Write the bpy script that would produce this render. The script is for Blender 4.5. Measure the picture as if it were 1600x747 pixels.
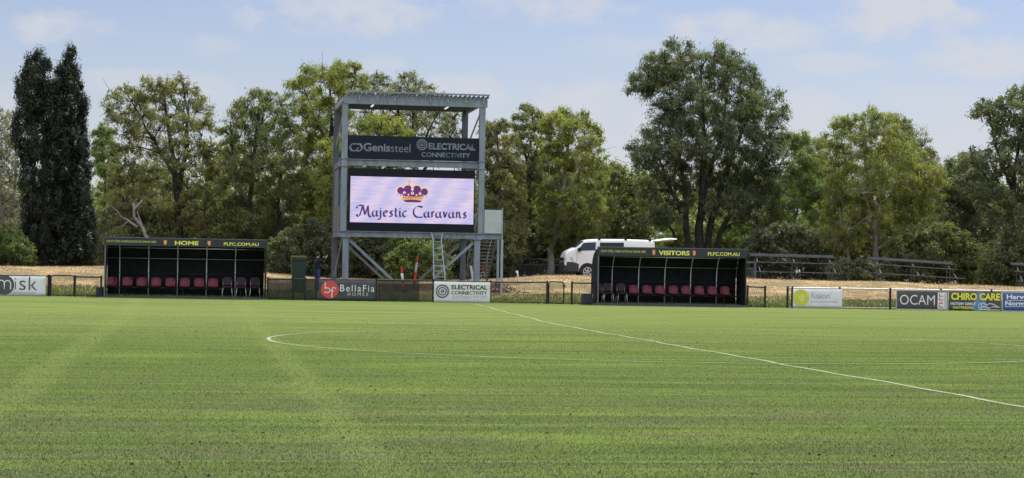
import bpy, bmesh, math, random
import numpy as np
from mathutils import Vector, Matrix
random.seed(7); rng = np.random.default_rng(7)
scene = bpy.context.scene
for o in list(bpy.data.objects): bpy.data.objects.remove(o)
R = math.radians
# ------------------------------------------------------------------ camera
FOC, YAW, PITCH, ROLL, CAMH = 3080.0, 0.1561, 0.0143, 0.0165, 1.7178
_cy, _sy = math.cos(YAW), math.sin(YAW)
FW = np.array([_sy*math.cos(PITCH), _cy*math.cos(PITCH), math.sin(PITCH)])
_r0 = np.array([_cy, -_sy, 0.0]); _u0 = np.cross(_r0, FW)
RT = _r0*math.cos(ROLL) + _u0*math.sin(ROLL)
UP = _u0*math.cos(ROLL) - _r0*math.sin(ROLL)
cam = bpy.data.cameras.new('camera'); camo = bpy.data.objects.new('camera', cam)
scene.collection.objects.link(camo); scene.camera = camo
cam.sensor_fit = 'HORIZONTAL'; cam.sensor_width = 36; cam.lens = FOC/1600*36
cam.clip_start = 0.5; cam.clip_end = 6000
M = Matrix.Identity(4)
for i in range(3):
    M[i][0], M[i][1], M[i][2] = RT[i], UP[i], -FW[i]
M[2][3] = CAMH
camo.matrix_world = M
def ray(px, py):
    return FW + RT*((px-800)/FOC) - UP*((py-373.5)/FOC)
# ------------------------------------------------------------------ light
SUN_EL, SUN_AZ = R(58), R(36)          # azimuth measured from the view's far side (+Y) towards +X
sun_dir = Vector((math.sin(SUN_AZ)*math.cos(SUN_EL), math.cos(SUN_AZ)*math.cos(SUN_EL), math.sin(SUN_EL)))
sl = bpy.data.lights.new('sun', 'SUN'); sl.energy = 4.0; sl.angle = R(0.53); sl.color = (1.0, 0.95, 0.87)
so = bpy.data.objects.new('sun', sl); scene.collection.objects.link(so)
so.rotation_euler = sun_dir.to_track_quat('Z', 'Y').to_euler()
SKY_STRENGTH = 0.15
world = bpy.data.worlds.new('World'); scene.world = world; world.use_nodes = True
wt = world.node_tree; wn = wt.nodes; wl = wt.links; wn.clear()
def wnode(t, **k):
    n = wn.new(t)
    for a, b in k.items(): setattr(n, a, b)
    return n
sky = wnode('ShaderNodeTexSky', sky_type='NISHITA', sun_disc=False, sun_elevation=SUN_EL, sun_rotation=SUN_AZ)
sky.air_density = 1.0; sky.dust_density = 0.6; sky.ozone_density = 3.0; sky.altitude = 50
bg = wnode('ShaderNodeBackground'); bg.inputs['Strength'].default_value = SKY_STRENGTH
wout = wnode('ShaderNodeOutputWorld')
tc = wnode('ShaderNodeTexCoord')
def wmath(op, a, b=None, c=None):
    n = wnode('ShaderNodeMath', operation=op)
    for i, v in enumerate((a, b, c)):
        if v is None: continue
        if isinstance(v, (int, float)): n.inputs[i].default_value = v
        else: wl.new(v, n.inputs[i])
    return n.outputs[0]
def wmix(f, a, b, blend='MIX'):
    n = wnode('ShaderNodeMix', data_type='RGBA', blend_type=blend)
    for i, v in ((0, f), (6, a), (7, b)):
        if isinstance(v, (int, float)): n.inputs[i].default_value = v
        elif isinstance(v, tuple): n.inputs[i].default_value = (*v, 1)
        else: wl.new(v, n.inputs[i])
    return n.outputs[2]
def wramp(v, a, b, c=0.0, d=1.0):
    n = wnode('ShaderNodeMapRange', interpolation_type='SMOOTHSTEP'); wl.new(v, n.inputs[0])
    for i, q in enumerate((a, b, c, d)): n.inputs[i+1].default_value = q
    return n.outputs[0]
sep = wnode('ShaderNodeSeparateXYZ'); wl.new(tc.outputs['Generated'], sep.inputs[0])
SKY_LOW, SKY_HIGH = (0.575, 0.515, 0.555), (0.9, 0.9, 1.0)
high = wramp(sep.outputs[2], 0.16, 0.45)
base = wmix(1.0, sky.outputs[0], wmix(high, SKY_LOW, SKY_HIGH), 'MULTIPLY')
def wnoise(scale, loc, sc, detail=8, rough=0.55, dist=0.0):
    m_ = wnode('ShaderNodeMapping'); m_.inputs['Scale'].default_value = sc; m_.inputs['Location'].default_value = loc; wl.new(tc.outputs['Generated'], m_.inputs[0])
    n = wnode('ShaderNodeTexNoise'); n.inputs['Scale'].default_value = scale; n.inputs['Detail'].default_value = detail; n.inputs['Roughness'].default_value = rough; n.inputs['Distortion'].default_value = dist
    wl.new(m_.outputs[0], n.inputs['Vector']); return n.outputs['Fac']
# bright cloud added out of view for fill; thin hazy banks low in view
over = wmath('MULTIPLY', wramp(wnoise(2.6, (0.3, 0.1, 0), (1, 1, 1.6)), 0.42, 0.58), high)
base = wmix(over, base, (14.0, 13.8, 13.6))
base = wmix(wramp(sep.outputs[2], 0.15, 0.0, 0.0, 0.75), base, (3.42, 3.60, 3.98))
ny = wmath('MAXIMUM', sep.outputs[1], 0.05); U = wmath('DIVIDE', sep.outputs[0], ny); Vv = wmath('DIVIDE', sep.outputs[2], ny)
nz = wnoise(34.0, (0.1, 0, 0.3), (1, 1, 1.7), 9, 0.58, 0.3); nzc = wmath('MULTIPLY_ADD', nz, 3.2, -1.5)
CLOUDS = [(95, 38, 95, 32, .8), (330, 70, 60, 18, .35), (540, 12, 190, 42, .8), (860, 10, 140, 28, .8), (1170, 42, 190, 34, 1.0), (1420, 22, 130, 40, .9), (1530, 82, 130, 34, .9), (1320, 98, 110, 20, .6), (930, 165, 130, 42, .75), (730, 138, 90, 30, .7),
          (1270, 168, 70, 40, .7), (200, 132, 260, 30, .55), (1445, 150, 110, 26, .5), (1000, 70, 150, 24, .35), (40, 170, 160, 40, .6), (600, 100, 60, 22, .6), (1120, 230, 500, 30, .45), (1480, 200, 160, 26, .45)]
cloud = None
for px, py, ax, az, k in CLOUDS:
    d_ = ray(px, py); d1 = ray(px+ax, py); d2 = ray(px, py-az)
    u0, v0 = d_[0]/d_[1], d_[2]/d_[1]; au = d1[0]/d1[1]-u0; av = d2[2]/d2[1]-v0
    a = wmath('MULTIPLY_ADD', U, 1/au, -u0/au); b = wmath('MULTIPLY_ADD', Vv, 1/av, -v0/av)
    b = wmath('MULTIPLY', b, wmath('ADD', 1.0, wmath('MULTIPLY', wmath('LESS_THAN', b, 0.0), -0.25)))
    e = wmath('SUBTRACT', 0.62, wmath('ADD', wmath('MULTIPLY', a, a), wmath('MULTIPLY', b, b)))
    f = wmath('MULTIPLY', wramp(wmath('ADD', e, nzc), -0.32, 0.9), min(1.0, k*1.1))
    cloud = f if cloud is None else wmath('MAXIMUM', cloud, f)
cloud = wmath('MULTIPLY', cloud, wmath('GREATER_THAN', sep.outputs[1], 0.3))
base = wmix(wmath('MULTIPLY', cloud, 0.92), base, (3.62, 3.72, 4.06))
wl.new(base, bg.inputs[0]); wl.new(bg.outputs[0], wout.inputs[0])
scene.view_settings.view_transform = 'Standard'; scene.view_settings.look = 'None'
scene.view_settings.gamma = 1; scene.view_settings.use_curve_mapping = False
scene.view_settings.exposure = 0.28
scene.cycles.use_denoising = True
scene.cycles.max_bounces = 8; scene.cycles.diffuse_bounces = 4; scene.cycles.transparent_max_bounces = 8

# ------------------------------------------------------------------ measuring helpers (1600 x 747 picture -> place)
def P(px, py, Y):
    d = ray(px, py); t = Y/d[1]
    return Vector((d[0]*t, Y, CAMH + d[2]*t))
def proj(x, y, z):
    v = np.array([x, y, z-CAMH]); w = v@FW
    return 800+FOC*(v@RT)/w, 373.5-FOC*(v@UP)/w
def mpp(px, py, Y):
    return (P(px+1, py, Y)-P(px, py, Y)).length
CX, CY = 10.68, 44.69
_cpx = [-2000, -100, 0, 160, 300, 440, 520, 700, 790, 850, 900, 1170, 1200, 1300, 1400, 1500, 1600, 1800, 4000]
_cpy = [380, 415, 416.5, 416.5, 420, 428, 436, 439, 435, 430.5, 431, 434, 437, 439, 441.6, 445, 448.6, 452, 500]
CRX = np.array([P(a, b, 90).x for a, b in zip(_cpx, _cpy)]); CRZ = np.clip(np.array([P(a, b, 90).z for a, b in zip(_cpx, _cpy)]), 0.9, 1.5)
def smooth(t): t = np.clip(t, 0, 1); return t*t*(3-2*t)
def gz(x, y):
    x = np.asarray(x, float); y = np.asarray(y, float)
    zf = np.interp(x, [-6, 35], [0.27, 0.185])*smooth((y-56)/24)
    zc = np.interp(x, CRX, CRZ)
    t = np.clip((y-80.3)/9.5, 0, 1)
    t = 0.6*t + 0.4*smooth(t)
    bump = 0.05*np.sin(x*0.9+y*0.5)*np.sin(y*0.8-x*0.33)*smooth((y-80.6)/3)*(1-0.6*smooth((y-88)/4))
    return zf + (zc-zf)*t + bump - 0.14*smooth((y-90.5)/5)
def G(px, Y):
    py = 440.0
    for _ in range(6):
        p = P(px, py, Y); z = float(gz(p.x, Y)); py = proj(p.x, Y, z)[1]
    p = P(px, py, Y); return Vector((p.x, Y, float(gz(p.x, Y))))

# ------------------------------------------------------------------ materials
MATS = {}
def mat(name, col, rough=0.6, metal=0.0, var=0.12, scale=6.0, spec=0.5, bump=0.0, streak=False):
    if name in MATS: return MATS[name]
    m = bpy.data.materials.new(name); m.use_nodes = True; nt = m.node_tree; b = nt.nodes['Principled BSDF']
    b.inputs['Roughness'].default_value = rough; b.inputs['Metallic'].default_value = metal
    b.inputs['Specular IOR Level'].default_value = spec
    g = nt.nodes.new('ShaderNodeNewGeometry'); mpn = nt.nodes.new('ShaderNodeMapping')
    mpn.inputs['Scale'].default_value = (1, 1, 0.25) if streak else (1, 1, 1)
    nt.links.new(g.outputs['Position'], mpn.inputs[0])
    n = nt.nodes.new('ShaderNodeTexNoise'); n.inputs['Scale'].default_value = scale; n.inputs['Detail'].default_value = 6
    nt.links.new(mpn.outputs[0], n.inputs['Vector'])
    r = nt.nodes.new('ShaderNodeValToRGB'); r.color_ramp.elements[0].position = 0.3; r.color_ramp.elements[1].position = 0.7
    r.color_ramp.elements[0].color = (*[c*(1-var) for c in col], 1); r.color_ramp.elements[1].color = (*[min(1, c*(1+var)) for c in col], 1)
    nt.links.new(n.outputs['Fac'], r.inputs[0]); nt.links.new(r.outputs[0], b.inputs['Base Color'])
    if bump:
        bp = nt.nodes.new('ShaderNodeBump'); bp.inputs['Strength'].default_value = bump; bp.inputs['Distance'].default_value = 0.02
        nt.links.new(n.outputs['Fac'], bp.inputs['Height']); nt.links.new(bp.outputs[0], b.inputs['Normal'])
    MATS[name] = m; return m
def leaf_mat(name, cols, trans=0.45, gloss=0.03):
    m = bpy.data.materials.new(name); m.use_nodes = True; nt = m.node_tree; N = nt.nodes; L = nt.links; N.clear()
    out = N.new('ShaderNodeOutputMaterial'); g = N.new('ShaderNodeNewGeometry')
    r = N.new('ShaderNodeValToRGB'); els = r.color_ramp.elements
    while len(els) < len(cols): els.new(0.5)
    for i, c in enumerate(cols):
        els[i].position = i/(len(cols)-1); els[i].color = (*c, 1)
    # hue shifts from bough to bough as well as from leaf to leaf
    n = N.new('ShaderNodeTexNoise'); n.inputs['Scale'].default_value = 0.75; n.inputs['Detail'].default_value = 3
    L.new(g.outputs['Position'], n.inputs['Vector'])
    ma = N.new('ShaderNodeMath'); ma.operation = 'MULTIPLY_ADD'; ma.inputs[1].default_value = 0.38; L.new(g.outputs['Random Per Island'], ma.inputs[0])
    mr = N.new('ShaderNodeMapRange'); mr.inputs[1].default_value = 0.3; mr.inputs[2].default_value = 0.7; mr.inputs[3].default_value = 0.0; mr.inputs[4].default_value = 0.62
    L.new(n.outputs['Fac'], mr.inputs[0]); L.new(mr.outputs[0], ma.inputs[2]); L.new(ma.outputs[0], r.inputs[0])
    d = N.new('ShaderNodeBsdfDiffuse'); t = N.new('ShaderNodeBsdfTranslucent'); gl = N.new('ShaderNodeBsdfGlossy'); gl.inputs['Roughness'].default_value = 0.45
    L.new(r.outputs[0], d.inputs[0])
    tm = N.new('ShaderNodeMix'); tm.data_type = 'RGBA'; tm.blend_type = 'MULTIPLY'; tm.inputs[0].default_value = 1; tm.inputs[7].default_value = (1.85, 2.0, 0.85, 1)
    L.new(r.outputs[0], tm.inputs[6]); L.new(tm.outputs[2], t.inputs[0])
    m1 = N.new('ShaderNodeMixShader'); m1.inputs[0].default_value = trans; L.new(d.outputs[0], m1.inputs[1]); L.new(t.outputs[0], m1.inputs[2])
    m2 = N.new('ShaderNodeMixShader'); m2.inputs[0].default_value = gloss; L.new(m1.outputs[0], m2.inputs[1]); L.new(gl.outputs[0], m2.inputs[2])
    L.new(m2.outputs[0], out.inputs[0]); return m
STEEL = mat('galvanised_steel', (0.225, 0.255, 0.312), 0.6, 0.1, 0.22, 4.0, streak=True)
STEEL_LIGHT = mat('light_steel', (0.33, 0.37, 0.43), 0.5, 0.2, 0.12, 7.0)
STEEL_DARK = mat('dark_grey_steel', (0.12, 0.14, 0.17), 0.6, 0.1, 0.15, 5.0)  # darker grey steel
BLACK = mat('black_paint', (0.010, 0.010, 0.012), 0.7, 0, 0.2)
BLACK_CLOTH = mat('black_shade_cloth', (0.012, 0.014, 0.018), 0.9, 0, 0.35, 3.0, spec=0.2)
FASCIA = mat('charcoal_fascia', (0.022, 0.026, 0.034), 0.5, 0, 0.15)
NAVY = mat('navy_panel', (0.015, 0.018, 0.031), 0.6, 0, 0.1, spec=0.15)
SCREEN_BLACK = mat('screen_black', (0.014, 0.016, 0.024), 0.7, 0, 0.1, spec=0.15)
YELLOW = mat('yellow_lettering', (0.80, 0.78, 0.12), 0.5, 0, 0.06)
ORANGE = mat('crest_orange', (0.62, 0.22, 0.06), 0.5, 0, 0.1)
CREST_PALE = mat('crest_pale', (0.70, 0.46, 0.30), 0.5, 0, 0.1)
CREST_DARK = mat('crest_dark', (0.16, 0.05, 0.03), 0.5, 0, 0.1)
MAROON = mat('maroon_plastic', (0.15, 0.010, 0.025), 0.5, 0, 0.1)
MAROON_DARK = mat('dark_maroon_vinyl', (0.040, 0.014, 0.024), 0.6, 0, 0.15)
WHITE = mat('white_banner', (0.74, 0.75, 0.77), 0.55, 0, 0.06, 3.0)
WHITE_PAINT = mat('white_paint', (0.80, 0.81, 0.82), 0.3, 0, 0.03)
CREAM = mat('cream_banner', (0.70, 0.71, 0.69), 0.55, 0, 0.06, 3.0)
GREY_BANNER = mat('charcoal_banner', (0.055, 0.062, 0.068), 0.55, 0, 0.12, 3.0)
GREY_BANNER2 = mat('warm_grey_banner', (0.075, 0.072, 0.078), 0.55, 0, 0.12, 3.0)
BLUE_BANNER = mat('blue_banner', (0.055, 0.11, 0.32), 0.5, 0, 0.1, 3.0)
PALE_BLUE = mat('pale_blue_print', (0.13, 0.23, 0.42), 0.5, 0, 0.1, 3.0)
RED_PRINT = mat('red_print', (0.62, 0.075, 0.055), 0.5, 0, 0.05)
DARK_PRINT = mat('dark_print', (0.05, 0.05, 0.06), 0.5, 0, 0.05)
GREY_PRINT = mat('grey_print', (0.36, 0.37, 0.40), 0.5, 0, 0.05)
SILVER_PRINT = mat('silver_print', (0.19, 0.215, 0.27), 0.5, 0, 0.18, 5.0)
YG_PRINT = mat('yellow_green_print', (0.60, 0.60, 0.06), 0.5, 0, 0.1)
CLEAR_PANEL = mat('frosted_grey_sheet', (0.45, 0.48, 0.49), 0.4, 0, 0.12, 2.0)
GLASS = mat('dark_glass', (0.03, 0.045, 0.055), 0.08, 0, 0.05, spec=0.8)
RUBBER = mat('tyre_rubber', (0.018, 0.018, 0.019), 0.8, 0, 0.2)
ALLOY = mat('alloy_rim', (0.55, 0.56, 0.58), 0.3, 0.6, 0.08)
BUMPER = mat('grey_bumper', (0.035, 0.037, 0.045), 0.6, 0, 0.1)
LAMP = mat('headlamp_plastic', (0.50, 0.52, 0.55), 0.15, 0, 0.1)
BIN_GREEN = mat('bin_green', (0.020, 0.038, 0.030), 0.5, 0, 0.15)
BIN_LID = mat('bin_lid', (0.22, 0.20, 0.03), 0.5, 0, 0.12)
CONCRETE = mat('old_concrete', (0.20, 0.20, 0.20), 0.85, 0, 0.2, 9.0, bump=0.4)
CONCRETE_DARK = mat('dark_concrete', (0.07, 0.075, 0.09), 0.85, 0, 0.25, 9.0)
SAFETY_RED = mat('safety_red', (0.65, 0.05, 0.05), 0.5, 0, 0.08)
SAFETY_ORANGE = mat('safety_orange', (0.75, 0.13, 0.05), 0.5, 0, 0.08)
PLANK = mat('weathered_plank', (0.115, 0.12, 0.13), 0.6, 0.1, 0.22, 4.0)
LADDER_BLUE = mat('blue_grey_aluminium', (0.32, 0.37, 0.46), 0.4, 0.3, 0.08)
BARK = mat('grey_brown_bark', (0.085, 0.070, 0.058), 0.9, 0, 0.4, 3.0, bump=0.5, spec=0.2)
BARK_DARK = mat('dark_bark', (0.045, 0.040, 0.037), 0.9, 0, 0.4, 3.0, bump=0.5, spec=0.2)
BARK_PALE = mat('pale_gum_bark', (0.27, 0.24, 0.22), 0.8, 0, 0.35, 2.5, bump=0.3, spec=0.2)
BARK_WHITE = mat('bleached_wood', (0.26, 0.245, 0.235), 0.8, 0, 0.45, 3.0, spec=0.2)
SKIN = mat('skin', (0.48, 0.29, 0.21), 0.55, 0, 0.05)
HAIR = mat('dark_hair', (0.02, 0.016, 0.014), 0.6, 0, 0.2)
JUMPER = mat('navy_jumper', (0.010, 0.012, 0.022), 0.9, 0, 0.2)
JEANS = mat('blue_jeans', (0.030, 0.055, 0.14), 0.9, 0, 0.2)

# ------------------------------------------------------------------ object helpers
COL = scene.collection
def link(name, me, m=None, parent=None, label=None):
    o = bpy.data.objects.new(name, me); COL.objects.link(o)
    if m is not None:
        for x in (m if isinstance(m, (list, tuple)) else [m]): me.materials.append(x)
    if parent is not None:
        o.parent = parent; o.matrix_parent_inverse = parent.matrix_world.inverted() if parent.type != 'EMPTY' else Matrix.Translation(-Vector(parent.location))
    if label: o['label'] = label
    return o
def thing(name, label, cat, loc=(0, 0, 0), group=None):
    o = bpy.data.objects.new(name, None); COL.objects.link(o); o.location = loc; o.empty_display_size = 0.2
    o['label'] = label; o['category'] = cat
    if group: o['group'] = group
    return o
def tag(o, label, cat, group=None):
    o['label'] = label; o['category'] = cat
    if group: o['group'] = group
    return o
def npmesh(name, V, F, smooth_=False):
    V = np.asarray(V, np.float32).reshape(-1, 3); F = np.asarray(F, np.int32); k = F.shape[1]
    me = bpy.data.meshes.new(name); me.vertices.add(len(V)); me.vertices.foreach_set('co', V.ravel())
    me.loops.add(F.size); me.loops.foreach_set('vertex_index', F.ravel())
    me.polygons.add(len(F)); me.polygons.foreach_set('loop_start', np.arange(0, F.size, k, dtype=np.int32))
    me.polygons.foreach_set('loop_total', np.full(len(F), k, np.int32))
    if smooth_: me.polygons.foreach_set('use_smooth', np.ones(len(F), bool))
    me.update(calc_edges=True); me.validate(); return me
class MB:
    """collects boxes, bars, tubes and plates into one mesh"""
    def __init__(s): s.bm = bmesh.new()
    def box(s, x0, x1, y0, y1, z0, z1, bevel=0.0):
        vs = [s.bm.verts.new(p) for p in ((x0,y0,z0),(x1,y0,z0),(x1,y1,z0),(x0,y1,z0),(x0,y0,z1),(x1,y0,z1),(x1,y1,z1),(x0,y1,z1))]
        fs = [s.bm.faces.new([vs[i] for i in q]) for q in ((3,2,1,0),(4,5,6,7),(0,1,5,4),(1,2,6,5),(2,3,7,6),(3,0,4,7))]
        if bevel:
            es = list({e for f in fs for e in f.edges}); bmesh.ops.bevel(s.bm, geom=es, offset=bevel, segments=2, affect='EDGES')
        return s
    def bar(s, a, b, w, h=None, up=(0, 0, 1)):
        a, b = Vector(a), Vector(b); h = h or w; d = (b-a).normalized(); u = Vector(up)
        if abs(d.dot(u)) > 0.98: u = Vector((0, 1, 0))
        sx = d.cross(u).normalized(); uz = sx.cross(d)
        c = [(-1,-1),(1,-1),(1,1),(-1,1)]
        v = [s.bm.verts.new(p+sx*(i*w/2)+uz*(j*h/2)) for p in (a, b) for i, j in c]
        for q in ((3,2,1,0),(4,5,6,7),(0,1,5,4),(1,2,6,5),(2,3,7,6),(3,0,4,7)): s.bm.faces.new([v[i] for i in q])
        return s
    def tube(s, pts, r, n=8):
        pts = [Vector(p) for p in pts]; rr = r if isinstance(r, (list, tuple)) else [r]*len(pts); rings = []
        ref = Vector((0, 0, 1))
        for i, p in enumerate(pts):
            d = (pts[min(i+1, len(pts)-1)]-pts[max(i-1, 0)]).normalized()
            if abs(d.dot(ref)) > 0.95: rf = Vector((1, 0, 0))
            else: rf = ref
            sx = d.cross(rf).normalized(); uy = sx.cross(d)
            rings.append([s.bm.verts.new(p+(sx*math.cos(2*math.pi*k/n)+uy*math.sin(2*math.pi*k/n))*rr[i]) for k in range(n)])
        for a, b in zip(rings, rings[1:]):
            for k in range(n):
                f = s.bm.faces.new((a[k], a[(k+1) % n], b[(k+1) % n], b[k])); f.smooth = True
        for ring in (rings[0], rings[-1]):
            try: s.bm.faces.new(ring)
            except ValueError: pass
        return s
    def prism(s, poly, y0, y1):
        """closed polygon in x,z extruded in y"""
        a = [s.bm.verts.new((x, y0, z)) for x, z in poly]; b = [s.bm.verts.new((x, y1, z)) for x, z in poly]
        s.bm.faces.new(a); s.bm.faces.new(b[::-1]); n = len(poly)
        for i in range(n): s.bm.faces.new((a[i], b[i], b[(i+1) % n], a[(i+1) % n]))
        return s
    def disc(s, x, z, r, y0, y1, n=40, r2=None):
        if r2 is None: return s.prism([(x+r*math.cos(2*math.pi*k/n), z+r*math.sin(2*math.pi*k/n)) for k in range(n)], y0, y1)
        return s.arc(x, z, r2, r, 0, 360, y0, y1, n)
    def arc(s, x, z, r0, r1, a0, a1, y0, y1, n=24):
        P_ = lambda r, a, y: s.bm.verts.new((x+r*math.cos(R(a)), y, z+r*math.sin(R(a))))
        prev = None
        for k in range(n+1):
            a = a0+(a1-a0)*k/n; q = [P_(r0, a, y0), P_(r1, a, y0), P_(r1, a, y1), P_(r0, a, y1)]
            if prev:
                for i in range(4): s.bm.faces.new((prev[i], prev[(i+1) % 4], q[(i+1) % 4], q[i]))
            prev = q
        return s
    def build(s, name, m=None, parent=None, label=None, fix=True):
        if fix: bmesh.ops.recalc_face_normals(s.bm, faces=s.bm.faces)
        me = bpy.data.meshes.new(name); s.bm.to_mesh(me); s.bm.free()
        return link(name, me, m, parent, label)
def text_mesh(txt, bold=0.0, shear=0.0, spacing=1.0):
    cu = bpy.data.curves.new('t', 'FONT'); cu.body = txt; cu.size = 1; cu.offset = bold; cu.shear = shear; cu.space_character = spacing
    cu.resolution_u = 4
    o = bpy.data.objects.new('t', cu); COL.objects.link(o)
    dg = bpy.context.evaluated_depsgraph_get(); me = bpy.data.meshes.new_from_object(o.evaluated_get(dg))
    bpy.data.objects.remove(o); bpy.data.curves.remove(cu); return me
def lettering(txt, x0, x1, z0, z1, y, m, parent, bold=0.0, shear=0.0, spacing=1.0, name='lettering', rot=False, keep=None):
    """flat letters filling the box x0..x1, z0..z1 on a face that looks towards -Y"""
    me = text_mesh(txt, bold, shear, spacing); n = len(me.vertices); v = np.zeros(n*3); me.vertices.foreach_get('co', v); v = v.reshape(-1, 3)
    lo, hi = v.min(0), v.max(0); u = (v[:, 0]-lo[0])/(hi[0]-lo[0]); w = (v[:, 1]-lo[1])/(hi[1]-lo[1])
    if rot: u, w = 1-w, u          # reads upwards
    out = np.stack([x0+(x1-x0)*u, np.full(n, y), z0+(z1-z0)*w], 1)
    me.vertices.foreach_set('co', out.astype(np.float32).ravel()); me.name = name; me.update()
    return link(name, me, m, parent)
def strokes(lines, nib, y, m, parent, name='lettering', ang=40):
    """broad-nib pen strokes: every polyline in x,z swept with a slanted nib"""
    bm = bmesh.new(); nx, nz = nib*math.cos(R(ang))/2, nib*math.sin(R(ang))/2
    for pl in lines:
        for (a, b) in zip(pl, pl[1:]):
            dx, dz = b[0]-a[0], b[1]-a[1]; L = math.hypot(dx, dz) or 1
            hx, hz = -dz/L*nib*0.13, dx/L*nib*0.13          # hairline so that no stroke vanishes
            sg = 1 if (nx*hx+nz*hz) > 0 else -1
            ox, oz = nx+sg*hx, nz+sg*hz
            bm.faces.new([bm.verts.new((p[0]+q*ox, y, p[1]+q*oz)) for p, q in ((a, -1), (b, -1), (b, 1), (a, 1))])
            y -= 1e-5
    me = bpy.data.meshes.new(name); bm.to_mesh(me); bm.free(); return link(name, me, m, parent)
def structure(o): o['kind'] = 'structure'; return o
def stuff(o, label, cat): o['kind'] = 'stuff'; o['label'] = label; o['category'] = cat; return o
def copy_tree(o, parent=None):
    c = o.copy(); COL.objects.link(c)
    if parent is not None: c.parent = parent
    for ch in o.children: copy_tree(ch, c)
    return c
# ------------------------------------------------------------------ ground
def grid_mesh(name, xs, ys):
    X, Y = np.meshgrid(xs, ys); Z = gz(X, Y); V = np.stack([X, Y, Z], -1).reshape(-1, 3); nx = len(xs)
    i = (np.arange(len(ys)-1)[:, None]*nx+np.arange(nx-1)[None]).ravel()
    return npmesh(name, V, np.stack([i, i+1, i+nx+1, i+nx], 1), True)
def nd(nt, t, **k):
    n = nt.nodes.new(t)
    for a, b in k.items(): setattr(n, a, b)
    return n
def noise(nt, vec, sc, loc=(0, 0, 0), detail=5, rough=0.55, scale=1.0):
    mp_ = nd(nt, 'ShaderNodeMapping'); mp_.inputs['Scale'].default_value = sc; mp_.inputs['Location'].default_value = loc
    nt.links.new(vec, mp_.inputs[0]); n = nd(nt, 'ShaderNodeTexNoise'); n.inputs['Scale'].default_value = scale
    n.inputs['Detail'].default_value = detail; n.inputs['Roughness'].default_value = rough; nt.links.new(mp_.outputs[0], n.inputs['Vector']); return n.outputs['Fac']
def remap(nt, s, a, b, c=0.0, d=1.0):
    n = nd(nt, 'ShaderNodeMapRange'); n.interpolation_type = 'SMOOTHSTEP'
    for i, v in enumerate((a, b, c, d)): n.inputs[i+1].default_value = v
    nt.links.new(s, n.inputs[0]); return n.outputs[0]
def mixc(nt, f, a, b, blend='MIX'):
    n = nd(nt, 'ShaderNodeMix', data_type='RGBA', blend_type=blend)
    for s, v in ((0, f), (6, a), (7, b)):
        if isinstance(v, (int, float)): n.inputs[s].default_value = v
        elif isinstance(v, tuple): n.inputs[s].default_value = (*v, 1)
        else: nt.links.new(v, n.inputs[s])
    return n.outputs[2]
def turf_colour(nt, vec):
    """mown turf: fine streaks along the touchline, wear patches, paler mown lanes up the pitch"""
    sx = nd(nt, 'ShaderNodeSeparateXYZ'); nt.links.new(vec, sx.inputs[0])
    streak = noise(nt, vec, (0.07, 1.5, 1), (3, 1, 0), 6, 0.6)
    fine = noise(nt, vec, (0.5, 7.0, 1), (0, 5, 0), 4, 0.6)
    patch = noise(nt, vec, (0.16, 0.42, 1), (11, 2, 0), 5, 0.6)
    wear = noise(nt, vec, (0.35, 0.75, 1), (4, 9, 0), 6, 0.65)
    speck = noise(nt, vec, (22, 22, 1), (0, 0, 0), 2, 0.7)
    c = mixc(nt, remap(nt, streak, 0.30, 0.70), (0.055, 0.085, 0.023), (0.098, 0.132, 0.037))
    c = mixc(nt, remap(nt, patch, 0.50, 0.72, 0, 0.75), c, (0.128, 0.175, 0.036))
    c = mixc(nt, remap(nt, fine, 0.52, 0.75, 0, 0.45), c, (0.155, 0.190, 0.055))
    line = noise(nt, vec, (0.04, 4.2, 1), (7, 3, 0), 3, 0.5)
    c = mixc(nt, remap(nt, line, 0.58, 0.66, 0, 0.62), c, (0.150, 0.195, 0.050))
    near = remap(nt, sx.outputs[1], 40.0, 18.0, 0.0, 0.62)
    wf = nd(nt, 'ShaderNodeMath', operation='MULTIPLY'); nt.links.new(remap(nt, wear, 0.42, 0.66), wf.inputs[0]); nt.links.new(near, wf.inputs[1])
    c = mixc(nt, wf.outputs[0], c, (0.088, 0.088, 0.050))
    # two paler lanes left by the roller, running up the pitch, and wide mowing lanes
    for x0, hw in ((-2.35, 0.42), (1.55, 0.34)):
        d = nd(nt, 'ShaderNodeMath', operation='SUBTRACT'); nt.links.new(sx.outputs[0], d.inputs[0]); d.inputs[1].default_value = x0
        wob = nd(nt, 'ShaderNodeMath', operation='MULTIPLY_ADD'); nt.links.new(patch, wob.inputs[0]); wob.inputs[1].default_value = 0.7; nt.links.new(d.outputs[0], wob.inputs[2])
        a = nd(nt, 'ShaderNodeMath', operation='ABSOLUTE'); s2 = nd(nt, 'ShaderNodeMath', operation='SUBTRACT'); nt.links.new(wob.outputs[0], s2.inputs[0]); s2.inputs[1].default_value = 0.35
        nt.links.new(s2.outputs[0], a.inputs[0])
        c = mixc(nt, remap(nt, a.outputs[0], hw, hw*0.3, 0, 0.38), c, (0.132, 0.170, 0.052))
    far = remap(nt, sx.outputs[1], 34.0, 66.0, 0.0, 0.62)  # grazing, backlit sheen of the distant grass put into the colour
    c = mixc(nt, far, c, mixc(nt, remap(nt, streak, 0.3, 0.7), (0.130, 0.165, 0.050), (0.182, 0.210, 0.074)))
    dk = remap(nt, speck, 0.25, 0.75, 0.72, 1.28)
    cc = nd(nt, 'ShaderNodeCombineXYZ'); [nt.links.new(dk, cc.inputs[i]) for i in range(3)]
    return mixc(nt, 1.0, c, cc.outputs[0], 'MULTIPLY')
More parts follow.
